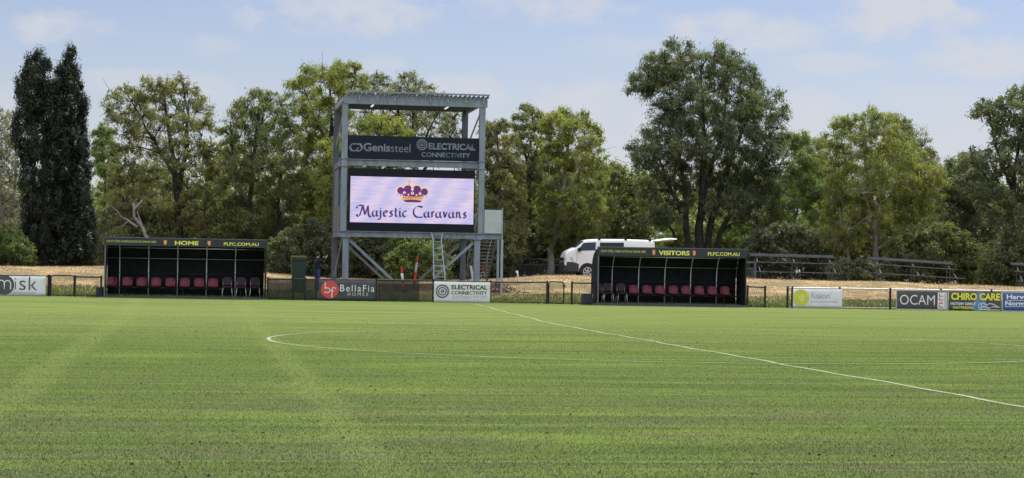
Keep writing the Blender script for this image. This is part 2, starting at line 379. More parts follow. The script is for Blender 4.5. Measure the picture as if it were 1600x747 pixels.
def field_material():
    m = bpy.data.materials.new('mown_turf'); m.use_nodes = True; nt = m.node_tree; b = nt.nodes['Principled BSDF']
    g = nd(nt, 'ShaderNodeNewGeometry'); v = g.outputs['Position']
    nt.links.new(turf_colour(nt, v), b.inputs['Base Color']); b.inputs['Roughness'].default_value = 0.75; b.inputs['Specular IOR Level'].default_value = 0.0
    bp = nd(nt, 'ShaderNodeBump'); bp.inputs['Strength'].default_value = 0.6; bp.inputs['Distance'].default_value = 0.025
    nt.links.new(noise(nt, v, (28, 28, 28), detail=3), bp.inputs['Height']); nt.links.new(bp.outputs[0], b.inputs['Normal'])
    return m
def bank_material():
    m = bpy.data.materials.new('dry_bank_grass'); m.use_nodes = True; nt = m.node_tree; b = nt.nodes['Principled BSDF']
    g = nd(nt, 'ShaderNodeNewGeometry'); v = g.outputs['Position']; sx = nd(nt, 'ShaderNodeSeparateXYZ'); nt.links.new(v, sx.inputs[0])
    n1_ = noise(nt, v, (0.9, 1.6, 1.6), detail=7, rough=0.65); n2_ = noise(nt, v, (0.35, 0.5, 0.5), (8, 3, 0), 5); n3_ = noise(nt, v, (6, 6, 6), detail=4)
    c = mixc(nt, remap(nt, n1_, 0.36, 0.64), (0.190, 0.130, 0.072), (0.42, 0.305, 0.150))
    c = mixc(nt, remap(nt, n3_, 0.5, 0.72, 0, 0.45), c, (0.17, 0.12, 0.08))
    c = mixc(nt, remap(nt, n2_, 0.46, 0.60, 0, 0.7), c, (0.160, 0.138, 0.066))
    # green where water from the pitch keeps the foot of the bank alive
    gy = nd(nt, 'ShaderNodeMath', operation='MULTIPLY_ADD'); nt.links.new(n2_, gy.inputs[0]); gy.inputs[1].default_value = 5.0; nt.links.new(sx.outputs[1], gy.inputs[2])
    c = mixc(nt, remap(nt, gy.outputs[0], 86.6, 83.8, 0, 0.92), c, mixc(nt, remap(nt, n1_, 0.35, 0.65), (0.08, 0.120, 0.025), (0.19, 0.225, 0.040)))
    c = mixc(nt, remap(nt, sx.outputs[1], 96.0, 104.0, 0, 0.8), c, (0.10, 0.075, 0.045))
    nt.links.new(c, b.inputs['Base Color']); b.inputs['Roughness'].default_value = 0.9; b.inputs['Specular IOR Level'].default_value = 0.15
    bp = nd(nt, 'ShaderNodeBump'); bp.inputs['Strength'].default_value = 0.9; bp.inputs['Distance'].default_value = 0.08
    nt.links.new(n3_, bp.inputs['Height']); nt.links.new(bp.outputs[0], b.inputs['Normal']); return m
YF = 79.75                                   # the line of fence and dugout fronts
EDGE = 80.1
fx = np.unique(np.concatenate([np.linspace(-400, -60, 18), np.linspace(-60, 100, 161), np.linspace(100, 400, 16)]))
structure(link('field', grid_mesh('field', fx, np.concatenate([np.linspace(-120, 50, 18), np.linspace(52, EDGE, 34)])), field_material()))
structure(link('ground', grid_mesh('ground', fx, np.concatenate([np.linspace(EDGE, 92, 49), np.linspace(93, 140, 24), [170, 230, 400, 600]])), bank_material()))
# painted lines, worn thin in places
def line_material():
    m = bpy.data.materials.new('worn_line_paint'); m.use_nodes = True; nt = m.node_tree; b = nt.nodes['Principled BSDF']
    g = nd(nt, 'ShaderNodeNewGeometry'); v = g.outputs['Position']
    w = remap(nt, noise(nt, v, (1.2, 1.2, 1), detail=6, rough=0.7), 0.34, 0.72, 0.02, 0.28)
    nt.links.new(mixc(nt, w, mixc(nt, 0.5, (0.11, 0.15, 0.03), (0.2, 0.22, 0.1)), (0.46, 0.52, 0.52)), b.inputs['Base Color']); b.inputs['Roughness'].default_value = 0.8; return m
LINE = line_material()
def ribbon(name, pts, w):
    V = []; n = len(pts)
    for i, (x, y) in enumerate(pts):
        a = pts[max(i-1, 0)]; b = pts[min(i+1, n-1)]; dx, dy = b[0]-a[0], b[1]-a[1]; L = math.hypot(dx, dy)
        ox, oy = -dy/L*w/2, dx/L*w/2
        for s in (1, -1):
            X, Y_ = x+s*ox, y+s*oy; V.append((X, Y_, float(gz(X, Y_))+0.006))
    return npmesh(name, V, [(2*i, 2*i+1, 2*i+3, 2*i+2) for i in range(n-1)])
wob = lambda t: 0.035*math.sin(t*0.7)+0.03*math.sin(t*1.9+1)
structure(link('halfway_line', ribbon('halfway_line', [(CX+wob(y), y) for y in np.arange(9, 78.4, 0.5)], 0.085), LINE))
structure(link('centre_circle_line', ribbon('centre_circle_line', [(CX+(9.15+0.4*wob(a*9))*math.cos(a), CY+(9.15+0.4*wob(a*9))*math.sin(a)) for a in np.linspace(0, 2*math.pi, 181)], 0.085), LINE))
# real blades where the turf is close enough to show them
def blade_mat(name, cols, spec=0.5):
    m = bpy.data.materials.new(name); m.use_nodes = True; nt = m.node_tree; b = nt.nodes['Principled BSDF']; g = nd(nt, 'ShaderNodeNewGeometry')
    r = nd(nt, 'ShaderNodeValToRGB'); els = r.color_ramp.elements
    while len(els) < len(cols): els.new(0.5)
    for i, c in enumerate(cols): els[i].position = i/(len(cols)-1); els[i].color = (*c, 1)
    nt.links.new(g.outputs['Random Per Island'], r.inputs[0])
    if name == 'turf_blade':
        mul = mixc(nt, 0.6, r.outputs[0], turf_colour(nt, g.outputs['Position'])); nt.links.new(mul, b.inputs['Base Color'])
    else: nt.links.new(r.outputs[0], b.inputs['Base Color'])
    b.inputs['Roughness'].default_value = 0.5; b.inputs['Specular IOR Level'].default_value = spec
    return m
def blades(name, n, ylo, yhi, xfun, h0, h1, w0, m, lean=0.8, power=1.0):
    u = rng.random(n); y = ylo+(yhi-ylo)*u**power; x = xfun(y, rng.random(n)); z = gz(x, y)
    keep = ((np.abs(x-CX) > 0.09) & (np.abs(np.hypot(x-CX, y-CY)-9.15) > 0.1)) | (y > 79)
    x, y, z = x[keep], y[keep], z[keep]; n = len(x)
    h = rng.uniform(h0, h1, n); w = w0*rng.uniform(0.6, 1.4, n); a = rng.uniform(0, 2*np.pi, n); t = rng.uniform(0, 2*np.pi, n); l = lean*h*rng.random(n)
    base = np.stack([x, y, z-0.005], 1); dx = np.stack([np.cos(a)*w, np.sin(a)*w, 0*w], 1); tip = base+np.stack([np.cos(t)*l, np.sin(t)*l, h], 1)
    V = np.stack([base-dx, base+dx, tip], 1).reshape(-1, 3)
    return link(name, npmesh(name, V, np.arange(3*n).reshape(-1, 3)), m)
def frustum(y, r):
    xc = y*math.tan(YAW); hw = y*0.30; return xc-hw+2*hw*r
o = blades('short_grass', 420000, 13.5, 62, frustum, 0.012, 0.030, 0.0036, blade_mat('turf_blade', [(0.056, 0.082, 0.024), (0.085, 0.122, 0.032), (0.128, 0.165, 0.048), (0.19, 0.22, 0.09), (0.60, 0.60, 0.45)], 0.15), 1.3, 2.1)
stuff(o, 'short mown green grass blades covering the near side of the pitch', 'grass')
def bankx(y, r): return -12+54*r
o = blades('bank_grass', 60000, 80.2, 91.5, bankx, 0.02, 0.075, 0.012, blade_mat('dry_blade', [(0.20, 0.13, 0.07), (0.34, 0.24, 0.12), (0.46, 0.34, 0.18), (0.55, 0.43, 0.24)], 0.3), 1.3)
stuff(o, 'dry straw coloured grass growing on the bank behind the fence', 'grass')
o = blades('green_tufts', 60000, 80.15, 83.6, bankx, 0.04, 0.14, 0.014, blade_mat('green_tuft_blade', [(0.07, 0.11, 0.02), (0.12, 0.17, 0.03), (0.20, 0.24, 0.05), (0.30, 0.26, 0.12)], 0.3), 1.0, 1.4)
stuff(o, 'patchy green grass at the foot of the bank along the fence', 'grass')
# plugs of dark soil lying on the turf
V = []; F = []
for k in range(420):
    y = 15+40*rng.random()**1.3; x = float(frustum(y, rng.random())); r_ = rng.uniform(0.004, 0.012)*(1+y/60)
    if rng.random() < 0.5 and k > 4 and V:
        j = rng.integers(0, len(V)//6); x, y = V[6*j][0]+rng.normal(0, 0.6), V[6*j][1]+rng.normal(0, 0.25)
    b = len(V); z = float(gz(x, y))+0.012
    for d in ((1,0,0),(-1,0,0),(0,1,0),(0,-1,0),(0,0,1),(0,0,-1)): V.append((x+d[0]*r_*rng.uniform(.7,1.5), y+d[1]*r_*rng.uniform(.7,1.5), z+d[2]*r_*0.55))
    F += [(b+i, b+j, b+k_) for i in (0, 1) for j in (2, 3) for k_ in (4, 5)]
stuff(link('soil_plugs', npmesh('soil_plugs', V, F), mat('dark_soil', (0.035, 0.028, 0.02), 0.9)), 'small dark clods of soil scattered over the turf', 'soil')
# ------------------------------------------------------------------ perimeter fence
def fence_top(px): return float(np.interp(px, [0, 76, 158, 418, 500, 676, 766, 855, 893, 930, 1168, 1230, 1320, 1391, 1549, 1700], [430, 431.5, 433, 435.6, 436.5, 438.5, 440.4, 441.3, 441.8, 442.5, 448, 449.6, 450.6, 451.8, 454.4, 457]))
def chain_wire(x0, x1, zlo, zhi, y, pitch=0.052, w=0.0028):
    """diamond wire: two families of thin square wires; zlo/zhi are functions of x"""
    V = []; F = []
    H = zhi(0.5*(x0+x1))-zlo(0.5*(x0+x1))
    for s in (1, -1):
        c = x0-H
        while c < x1+H:
            # wire x = c + s*(z - zlo)
            xa, xb = (c, c+H) if s > 0 else (c+H, c)
            t0, t1 = 0.0, 1.0
            for lo, hi in ((x0, x1),):
                d = xb-xa
                ta, tb = (lo-xa)/d, (hi-xa)/d
                if ta > tb: ta, tb = tb, ta
                t0, t1 = max(t0, ta), min(t1, tb)
            if t1-t0 > 0.02:
                b = len(V)
                for t in (t0, t1):
                    x = xa+(xb-xa)*t; z = zlo(x)+(zhi(x)-zlo(x))*t; yy = y+s*0.002
                    V += [(x-w, yy, z), (x, yy-w, z), (x+w, yy, z), (x, yy+w, z)]
                F += [(b+i, b+(i+1) % 4, b+4+(i+1) % 4, b+4+i) for i in range(4)]
            c += pitch
    return npmesh('chain_wire', V, F)
FENCE_BLACK = BLACK; RAIL_PALE = mat('sun_glint_rail', (0.55, 0.52, 0.52), 0.4, 0.2, 0.1)  # pale colour stands in for the sun's highlight along the right top rail
def fence_run(label, posts, rail_mat=BLACK, wire=True, group='perimeter fence runs', pale_base=False, bottom=True, y=YF):
    xs = [P(p, 455, y).x for p in posts]; zt = [P(p, fence_top(p), y).z for p in posts]; zb = [float(gz(x, y)) for x in xs]
    t = thing('fence', label, 'fence', (0.5*(xs[0]+xs[-1]), y, zb[0]), group)
    ztop = lambda x: float(np.interp(x, xs, zt)); zbot = lambda x: float(np.interp(x, xs, zb))+0.05
    for x, a, b in zip(xs, zb, zt): MB().box(x-0.036, x+0.036, y-0.036, y+0.036, a-0.15, b+0.06).build('post', BLACK, t)
    MB().tube([(x, y, z-0.005) for x, z in zip(xs, zt)], 0.029).build('rail', rail_mat, t)
    if bottom: MB().tube([(x, y, z+0.06) for x, z in zip(xs, zb)], 0.014, 6).build('bottom_rail', RAIL_PALE if pale_base else BLACK, t)
    if wire: link('chain_wire', chain_wire(xs[0], xs[-1], zbot, lambda x: ztop(x)-0.02, y+0.03), BLACK, t)
    return t
fence_run('black chain-link fence at the far left under the white banner', [-60, -2, 75.5, 77.5])
fence_run('single narrow black chain-link fence bay touching the left end of the home dugout', [117, 158])
fence_mid = fence_run('long black chain-link fence between the two dugouts, running past the tower', [418, 458, 477, 494.5, 588, 677, 766, 855])
def shadow_cloth(px0, px1):
    m = MATS.get('green_black_shadow_cloth')
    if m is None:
        m = mat('green_black_shadow_cloth', (0.030, 0.036, 0.030), 0.9, 0, 0.3, 3.0, spec=0.1); nt = m.node_tree; b = nt.nodes['Principled BSDF']
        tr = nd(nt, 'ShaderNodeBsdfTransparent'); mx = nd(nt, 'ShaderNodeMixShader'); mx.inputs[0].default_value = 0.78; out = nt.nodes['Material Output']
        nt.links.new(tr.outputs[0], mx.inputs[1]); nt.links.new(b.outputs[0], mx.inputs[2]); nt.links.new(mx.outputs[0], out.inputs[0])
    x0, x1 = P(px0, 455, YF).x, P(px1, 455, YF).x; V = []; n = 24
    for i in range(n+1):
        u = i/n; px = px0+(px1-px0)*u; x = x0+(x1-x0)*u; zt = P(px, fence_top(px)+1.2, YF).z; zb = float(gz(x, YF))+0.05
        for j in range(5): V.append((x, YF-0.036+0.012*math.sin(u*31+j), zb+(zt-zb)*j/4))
    link('shadow_cloth', npmesh('shadow_cloth', V, [(i*5+j, i*5+5+j, i*5+6+j, i*5+1+j) for i in range(n) for j in range(4)], True), m, fence_mid)
shadow_cloth(419, 494); shadow_cloth(590, 655)  # left sheet stands in for the tower's shadow; right is a dark panel
fence_run('short black chain-link fence bay against the left end of the visitors dugout', [893.5, 929])
fence_run('short black chain-link fence bay standing alone at the right end of the visitors dugout', [1168, 1195.5])
fence_run('long chain-link fence with top rail coloured pale like a sun highlight on the far right, carrying four banners', [1230.5, 1238, 1312, 1391, 1470, 1549, 1660], RAIL_PALE, pale_base=True)
def gate(label, x0p, x1p, open_y=0.0, tilt=0.0):
    y = YF; x0, x1 = P(x0p, 455, y).x, P(x1p, 455, y).x; zb = float(gz(x0, y))+0.06; zt = P(0.5*(x0p+x1p), fence_top(0.5*(x0p+x1p))-1.5, y).z
    t = thing('gate', label, 'gate', (x0, y, zb), 'pedestrian gates in the fence'); r = 0.10; pts = []
    for cx_, cz_, a0 in ((x1-r, zb+r*0.3, -90), (x1-r, zt-r, 0), (x0+r, zt-r, 90), (x0+r, zb+r*0.3, 180)):
        rr = r if cz_ > zb+r else r*0.3
        if rr < r: cx_ = cx_+(r-rr)*(1 if cx_ > 0.5*(x0+x1) else -1)
        for k in range(5): pts.append((cx_+rr*math.cos(R(a0+k*22.5)), 0.0, cz_+rr*math.sin(R(a0+k*22.5))))
    pts.append(pts[0]); sh = lambda p: (p[0], y+open_y*(p[0]-x0)/(x1-x0), p[2]+tilt*(p[0]-x0))
    MB().tube([sh(p) for p in pts], 0.026).build('gate_frame', BLACK, t)
    me = chain_wire(x0+0.03, x1-0.03, lambda x: zb+0.02, lambda x: zt-0.02, 0.0)
    for v in me.vertices: v.co = sh(v.co)
    link('chain_wire', me, BLACK, t)
    MB().box(x1-0.03, x1+0.05, y+open_y-0.03, y+open_y+0.03, zt-0.22, zt-0.15).build('latch', BLACK, t)
gate('closed black chain-link gate with rounded top corners beside the home dugout', 79.5, 115.5)
gate('black chain-link gate swung slightly open beside the visitors dugout', 857.5, 883.5, 0.35, -0.035)
# ------------------------------------------------------------------ banners tied to the fence
def banner(label, px0, px1, pyt, pyb, m, y=YF-0.045, border=None):
    pm = 0.5*(px0+px1); x0, x1 = P(px0, 0.5*(pyt+pyb), y).x, P(px1, 0.5*(pyt+pyb), y).x; z1, z0 = P(pm, pyt, y).z, P(pm, pyb, y).z
    sl_ = (P(px1, fence_top(px1), YF).z-P(px0, fence_top(px0), YF).z)   # follows the rail
    bm = bmesh.new(); nx, nz = 28, 6; vs = []
    for i in range(nx+1):
        for j in range(nz+1):
            u, w = i/nx, j/nz; sag = 0.012*math.sin(u*nx*0.9)*(1 if j in (0, nz) else 0.3)
            vs.append((x0+(x1-x0)*u, y+0.008*math.sin(u*23+w*4)*math.sin(w*3.1), z0+(z1-z0)*w+sl_*(u-0.5)*0.6+sag*(1-w)*0.6))
    me = npmesh('banner', vs, [(i*(nz+1)+j, (i+1)*(nz+1)+j, (i+1)*(nz+1)+j+1, i*(nz+1)+j+1) for i in range(nx) for j in range(nz)], True); bm.free()
    o = link('banner', me, m); o.modifiers.new('thickness', 'SOLIDIFY').thickness = 0.004
    tag(o, label, 'banner', 'advertising banners on the fence')
    if border:
        b = MB(); e = 0.035
        b.box(x0, x1, y-0.012, y-0.0095, z1-e, z1).box(x0, x1, y-0.012, y-0.0095, z0, z0+e).box(x0, x0+e, y-0.012, y-0.0095, z0+e, z1-e).box(x1-e, x1, y-0.012, y-0.0095, z0+e, z1-e)
        b.build('border', border, o)
    Z = lambda py: P(pm, py, y).z; X = lambda px: P(px, 0.5*(pyt+pyb), y).x
    return o, X, Z, y-0.0125
def fine_print(x0, x1, z0, z1, y, m, parent, upright=False, n=14):
    w = MB(); A, B, C_, D = (z0, z1, x0, x1) if upright else (x0, x1, z0, z1); p = (B-A)/n; rn = random.Random(int(abs(x0)*100))
    for k in range(n):
        a = A+p*k; q = [(a+p*0.08, a+p*0.32, C_, D), (a+p*0.32, a+p*0.85, C_+(D-C_)*rn.choice((0, 0.4, 0.75)), 0)]
        for i, (u0, u1, v0, v1) in enumerate(q):
            if i: v1 = v0+(D-C_)*0.25
            yy = y-0.0006*i
            w.box(v0, v1, yy-0.001, yy, u0, u1) if upright else w.box(u0, u1, yy-0.001, yy, v0, v1)
    w.build('lettering', m, parent)
# white banner, round dark badge
o, X, Z, y = banner('white banner with dark round badge and thin dark lettering at the far left', -72, 71.5, 431, 462, WHITE)
zc = Z(445); MB().disc(X(6.5), zc, 0.385, y-0.002, y+0.004, 48).build('logo_disc', mat('badge_grey', (0.075, 0.08, 0.09), 0.5), o)
MB().tube([(X(6.7), y-0.006, Z(452)), (X(6.7), y-0.006, Z(441.5))], 0.018).build('lettering', WHITE_PAINT, o)
for a, b in ((-4, 6.7), (6.7, 16.6)):
    cx_, rr = 0.5*(X(a)+X(b)), 0.5*(X(b)-X(a)); MB().arc(cx_, Z(443.0), rr-0.02, rr+0.02, 0, 180, y-0.006, y-0.004).box(cx_+rr-0.02, cx_+rr+0.02, y-0.006, y-0.004, Z(452), Z(443.0)).build('lettering', WHITE_PAINT, o)
lettering('i', X(23.2), X(25), Z(452), Z(434), y, DARK_PRINT, o, -0.012)
lettering('s', X(30), X(40), Z(452.5), Z(438), y, DARK_PRINT, o, -0.012)
lettering('k', X(45), X(57.5), Z(452.5), Z(431.5), y, DARK_PRINT, o, -0.012)
fine_print(X(20), X(57), Z(457.8), Z(455.8), y, GREY_PRINT, o)
# charcoal banner with red disc
o, X, Z, y = banner('charcoal banner with red disc and white lettering below the tower', 498, 587, 437.5, 470, GREY_BANNER)
MB().disc(X(515.2), Z(453), 0.355, y-0.002, y+0.004, 48).build('logo_disc', RED_PRINT, o)
w = MB(); w.box(X(507.3), X(508.6), y-0.006, y-0.004, Z(458.5), Z(441.5)).arc(X(511.6), Z(454), 0.082, 0.112, 0, 360, y-0.006, y-0.004)
w.box(X(518), X(519.4), y-0.006, y-0.004, Z(466), Z(452)).arc(X(521.4), Z(452), 0.048, 0.078, 0, 180, y-0.006, y-0.004).box(X(515), X(522.5), y-0.0064, y-0.0044, Z(455), Z(454.2))
w.build('lettering', WHITE_PAINT, o)
lettering('BellaFia', X(531.5), X(585), Z(455.5), Z(445), y, WHITE_PAINT, o, 0.0, 0, 1.25)
lettering('HOMES', X(543.5), X(575), Z(462), Z(457), y, WHITE_PAINT, o, -0.012, 0, 1.6)
# white banner with ring logo
o, X, Z, y = banner('cream white banner with dark ring logo and bold dark lettering under the tower', 678, 766, 440.5, 473.5, CREAM)
def ring_logo(parent, x, z, s, y, m, name='logo_ring'):
    w = MB()
    for r0, r1 in ((0.80, 1.0), (0.47, 0.63)):
        w.arc(x, z, r0*s, r1*s, 8, 172, y-0.004, y).arc(x, z, r0*s, r1*s, 188, 352, y-0.004, y)
    w.disc(x, z, 0.26*s, y-0.0045, y-0.0005, 20, 0.13*s).disc(x, z, 0.09*s, y-0.0045, y-0.0005, 12)
    w.box(x-1.02*s, x-0.5*s, y-0.006, y-0.0042, z-0.06*s, z+0.06*s).box(x+0.5*s, x+1.02*s, y-0.006, y-0.0042, z-0.06*s, z+0.06*s)
    w.build(name, m, parent)
ring_logo(o, X(691.2), Z(455.5), 0.275, y, mat('logo_slate', (0.09, 0.105, 0.15), 0.5))
lettering('ELECTRICAL', X(705.3), X(761.3), Z(452.3), Z(445.2), y, DARK_PRINT, o, 0.028)
lettering('CONNECTIVITY', X(705.3), X(761.3), Z(460.2), Z(454.8), y, DARK_PRINT, o, 0.018)
lettering('AUSTRALIA PTY LTD', X(706), X(761.3), Z(466.6), Z(462), y, GREY_PRINT, o, -0.005)
# white banner, yellow disc
o, X, Z, y = banner('white banner with yellow-green disc and grey lettering on the right fence', 1239, 1316, 451.5, 481.5, WHITE)
MB().disc(X(1251.5), Z(465.5), 0.345, y-0.002, y+0.004, 48).build('logo_disc', YG_PRINT, o)
lettering('e', X(1247), X(1257), Z(470), Z(460.5), y-0.005, mat('pale_yellow_print', (0.70, 0.70, 0.30), 0.5), o, 0.02)
lettering('fusion', X(1267), X(1296), Z(466.8), Z(457.2), y, GREY_PRINT, o, 0.0)
lettering('graduate consultants', X(1267), X(1309), Z(473.2), Z(469.2), y, GREY_PRINT, o, -0.005)
# grey banner, white capitals
o, X, Z, y = banner('dark grey banner with pale border, large white capitals and upright red word', 1400, 1481.5, 453.5, 484, GREY_BANNER2, border=mat('pale_border', (0.50, 0.47, 0.47), 0.5))
lettering('OCAM', X(1406), X(1460.5), Z(476.3), Z(461), y, WHITE_PAINT, o, -0.006)
MB().box(X(1465), X(1479.2), y-0.0006, y+0.003, Z(482), Z(456.5)).build('label_patch', WHITE, o)
fine_print(X(1467), X(1473.5), Z(480.5), Z(458), y-0.003, RED_PRINT, o, upright=True, n=4)
fine_print(X(1475.6), X(1477.6), Z(480), Z(458), y-0.003, DARK_PRINT, o, upright=True, n=9)
# grey and blue banner, yellow capitals
o, X, Z, y = banner('grey and blue banner with big yellow capitals and a wavy white sketch', 1482.5, 1563.5, 455.5, 485.5, GREY_BANNER2)
MB().prism([(X(1525), Z(456.2)), (X(1533), Z(456.2)), (X(1547), Z(485)), (X(1519), Z(485))], y+0.001, y+0.003).build('colour_band', PALE_BLUE, o)
lettering('CHIRO CARE', X(1485.3), X(1562.8), Z(469.8), Z(457.2), y-0.001, mat('black_outline', (0.02, 0.02, 0.02), 0.5), o, 0.075)
lettering('CHIRO CARE', X(1485.8), X(1562.3), Z(469.2), Z(457.8), y-0.003, mat('bright_yellow_print', (0.80, 0.76, 0.07), 0.5), o, 0.04)
lettering('FACTORY DIRECT', X(1485), X(1524.5), Z(477), Z(473), y, WHITE_PAINT, o, 0.03)
lettering('MATTRESSES', X(1489), X(1520.5), Z(483), Z(479), y, MATS['bright_yellow_print'], o, 0.03)
wv = lambda pts: [(X(a), Z(b)) for a, b in pts]
strokes([wv([(1529, 475.5), (1532, 474), (1535, 480), (1532, 481.5), (1529, 479), (1529, 475.5)]), wv([(1533, 474.8), (1536, 473), (1541, 476.5), (1546, 474), (1552, 475), (1558, 478.4)]), wv([(1535, 479), (1540, 479.3), (1545, 481.4), (1549, 480)]), wv([(1529, 483.5), (1562, 484)]), wv([(1550, 479), (1562, 479.6)])], 0.026, y-0.002, WHITE_PAINT, o, 'sketch_line', 60)
# blue banner
o, X, Z, y = banner('blue banner with white underlined serif lettering at the right edge of the photo', 1565.5, 1642, 456.5, 487, BLUE_BANNER, border=mat('pale_border', (0.50, 0.47, 0.47), 0.5))
for t_, a, b, zt, zb in (('Harvey', 1572.5, 1612, 460.5, 468.2), ('Norman', 1570.5, 1613, 471, 477.8)):
    lettering(t_, X(a), X(b), Z(zb+(1.6 if 'y' in t_ else 0)), Z(zt), y, WHITE_PAINT, o, 0.03)
    MB().box(X(a-0.5), X(b+1), y-0.001, y+0.003, Z(zb+1.9), Z(zb+1.2)).build('underline', WHITE_PAINT, o)
# ------------------------------------------------------------------ dugouts
def dugout(label, xl, xr, pyt, pyb, ptop_mid, hoops, seats, chairs, title, tx, crests, small, web, block_label, bx, chair_labels):
    """xl/xr: picture columns of the two front corners, pyt/pyb: front top and bottom rows at mid width"""
    Y = YF-0.1; pm = 0.5*(xl+xr); x0, x1 = P(xl, 0.5*(pyt+pyb), Y).x, P(xr, 0.5*(pyt+pyb), Y).x
    zt, zb = P(pm, pyt, Y).z, P(pm, pyb, Y).z; H = zt-zb; fz = P(pm, ptop_mid, Y).z
    tilt = 0.0
    X = lambda px: P(px, 0.5*(pyt+pyb), Y).x; Z = lambda py: P(pm, py, Y).z
    t = thing('dugout', label, 'dugout', (0.5*(x0+x1), Y, zb), 'team dugouts')
    prof = [(1.40, 0.0), (1.40, 0.45*H), (1.35, 0.62*H), (1.20, 0.77*H), (0.92, 0.88*H), (0.50, 0.955*H), (0.06, 0.985*H)]    # depth behind the front, height
    def sheet(off, th):
        w = MB(); a = [(d-off, z-off*0.6 if z > 0.5*H else z) for d, z in prof]
        bm = w.bm; rows = [[bm.verts.new((x, Y+d, zb+z)) for d, z in a] for x in (x0+0.03, x1-0.03)]
        rows2 = [[bm.verts.new((x, Y+d+th, zb+z+th*(0.9 if z > 0.8*H else 0.2))) for d, z in a] for x in (x0+0.03, x1-0.03)]
        for q in (rows, rows2):
            for i in range(len(a)-1): bm.faces.new((q[0][i], q[1][i], q[1][i+1], q[0][i+1]))
        return w
    sheet(0, 0.012).build('back_sheet', BLACK_CLOTH, t)
    for x in (x0, x1):
        poly = [(0.0, 0.0)]+prof+[(0.0, 0.985*H)]
        w = MB(); bm = w.bm; s = 0.012
        A = [bm.verts.new((x-s, Y+d, zb+z)) for d, z in poly]; B = [bm.verts.new((x+s, Y+d, zb+z)) for d, z in poly]
        bm.faces.new(A); bm.faces.new(B[::-1])
        for i in range(len(poly)): bm.faces.new((A[i], B[i], B[(i+1) % len(poly)], A[(i+1) % len(poly)]))
        w.build('side_panel', BLACK_CLOTH, t)
        MB().bar((x, Y-0.02, zb), (x, Y-0.02, zb+0.985*H), 0.05).build('corner_post', STEEL_DARK if x == x0 else BLACK, t)
    # fascia board
    f = MB().box(x0-0.04, x1+0.04, Y-0.055, Y+0.0, fz, zt).build('fascia', FASCIA, t)
    MB().box(x0-0.05, x1+0.05, Y-0.065, Y+0.04, zt+0.002, zt+0.03).build('fascia_cap', STEEL_DARK, f)
    yl = Y-0.058; zc = lambda a: fz+(zt-fz)*a
    lettering(title, X(tx[0]), X(tx[1]), zc(0.20), zc(0.74), yl, YELLOW, f, 0.035)
    lettering('SOLIT STEEL FABRICATION & CRANE HIRE', X(small[0]), X(small[1]), zc(0.42), zc(0.68), yl, YELLOW, f, -0.008)
    lettering('PLFC.COM.AU', X(web[0]), X(web[1]), zc(0.24), zc(0.66), yl, YELLOW, f, 0.02)
    for c in crests:
        cx_, hw, hz = X(c), 0.085, (zt-fz)*0.40; zm = zc(0.48); u = lambda a, b: (cx_+a*hw, zm+b*hz)
        k = MB().prism([u(-1, 1), u(-.4, .86), (cx_, zm+hz), u(.4, .86), u(1, 1), u(.95, -.2), u(.55, -.75), u(0, -1.05), u(-.55, -.75), u(-.95, -.2)], yl-0.004, yl+0.002).build('crest', CREST_DARK, f)
        MB().prism([u(-.78, .72), u(.78, .72), u(.74, -.15), u(.42, -.6), u(0, -.84), u(-.42, -.6), u(-.74, -.15)], yl-0.007, yl-0.0045).build('crest_field', ORANGE, k)
        MB().prism([u(-.5, .45), u(-.05, .62), u(.35, .5), u(.2, .2), u(.5, -.05), u(.35, -.45), u(-.05, -.62), u(-.3, -.3), u(.02, -.12), u(-.35, .1)], yl-0.010, yl-0.0075).build('crest_figure', CREST_PALE, k)
    # bent tube hoops, rails and bench beam
    for h in hoops:
        x = X(h); MB().tube([(x, Y+max(d-0.16, 0.05), zb+z-0.02) for d, z in prof[:-1]]+[(x, Y+0.06, zb+0.93*H)], 0.021).build('hoop', HOOP, t)
    for d, z, m in ((1.05, 0.85*H, STEEL_LIGHT), (1.24, 0.675*H, STEEL_LIGHT), (1.30, 0.42*H, BLACK)):
        MB().tube([(x0+0.03, Y+d-0.1, zb+z-0.03), (x1-0.03, Y+d-0.1, zb+z-0.03)], 0.014, 6).build('rail', m, t)
    MB().box(x0+0.04, x1-0.04, Y+0.82, Y+0.90, zb+0.36, zb+0.42).build('bench_beam', BLACK, t)
    for h in hoops[::2]: MB().box(X(h)+0.2, X(h)+0.25, Y+0.83, Y+0.89, zb+0.05, zb+0.36).build('bench_leg', BLACK, t)
    MB().box(x0-0.25, x1+0.1, Y-0.15, Y+1.55, zb-0.35, zb+0.04).build('floor_slab', CONCRETE_DARK, t)
    first = None
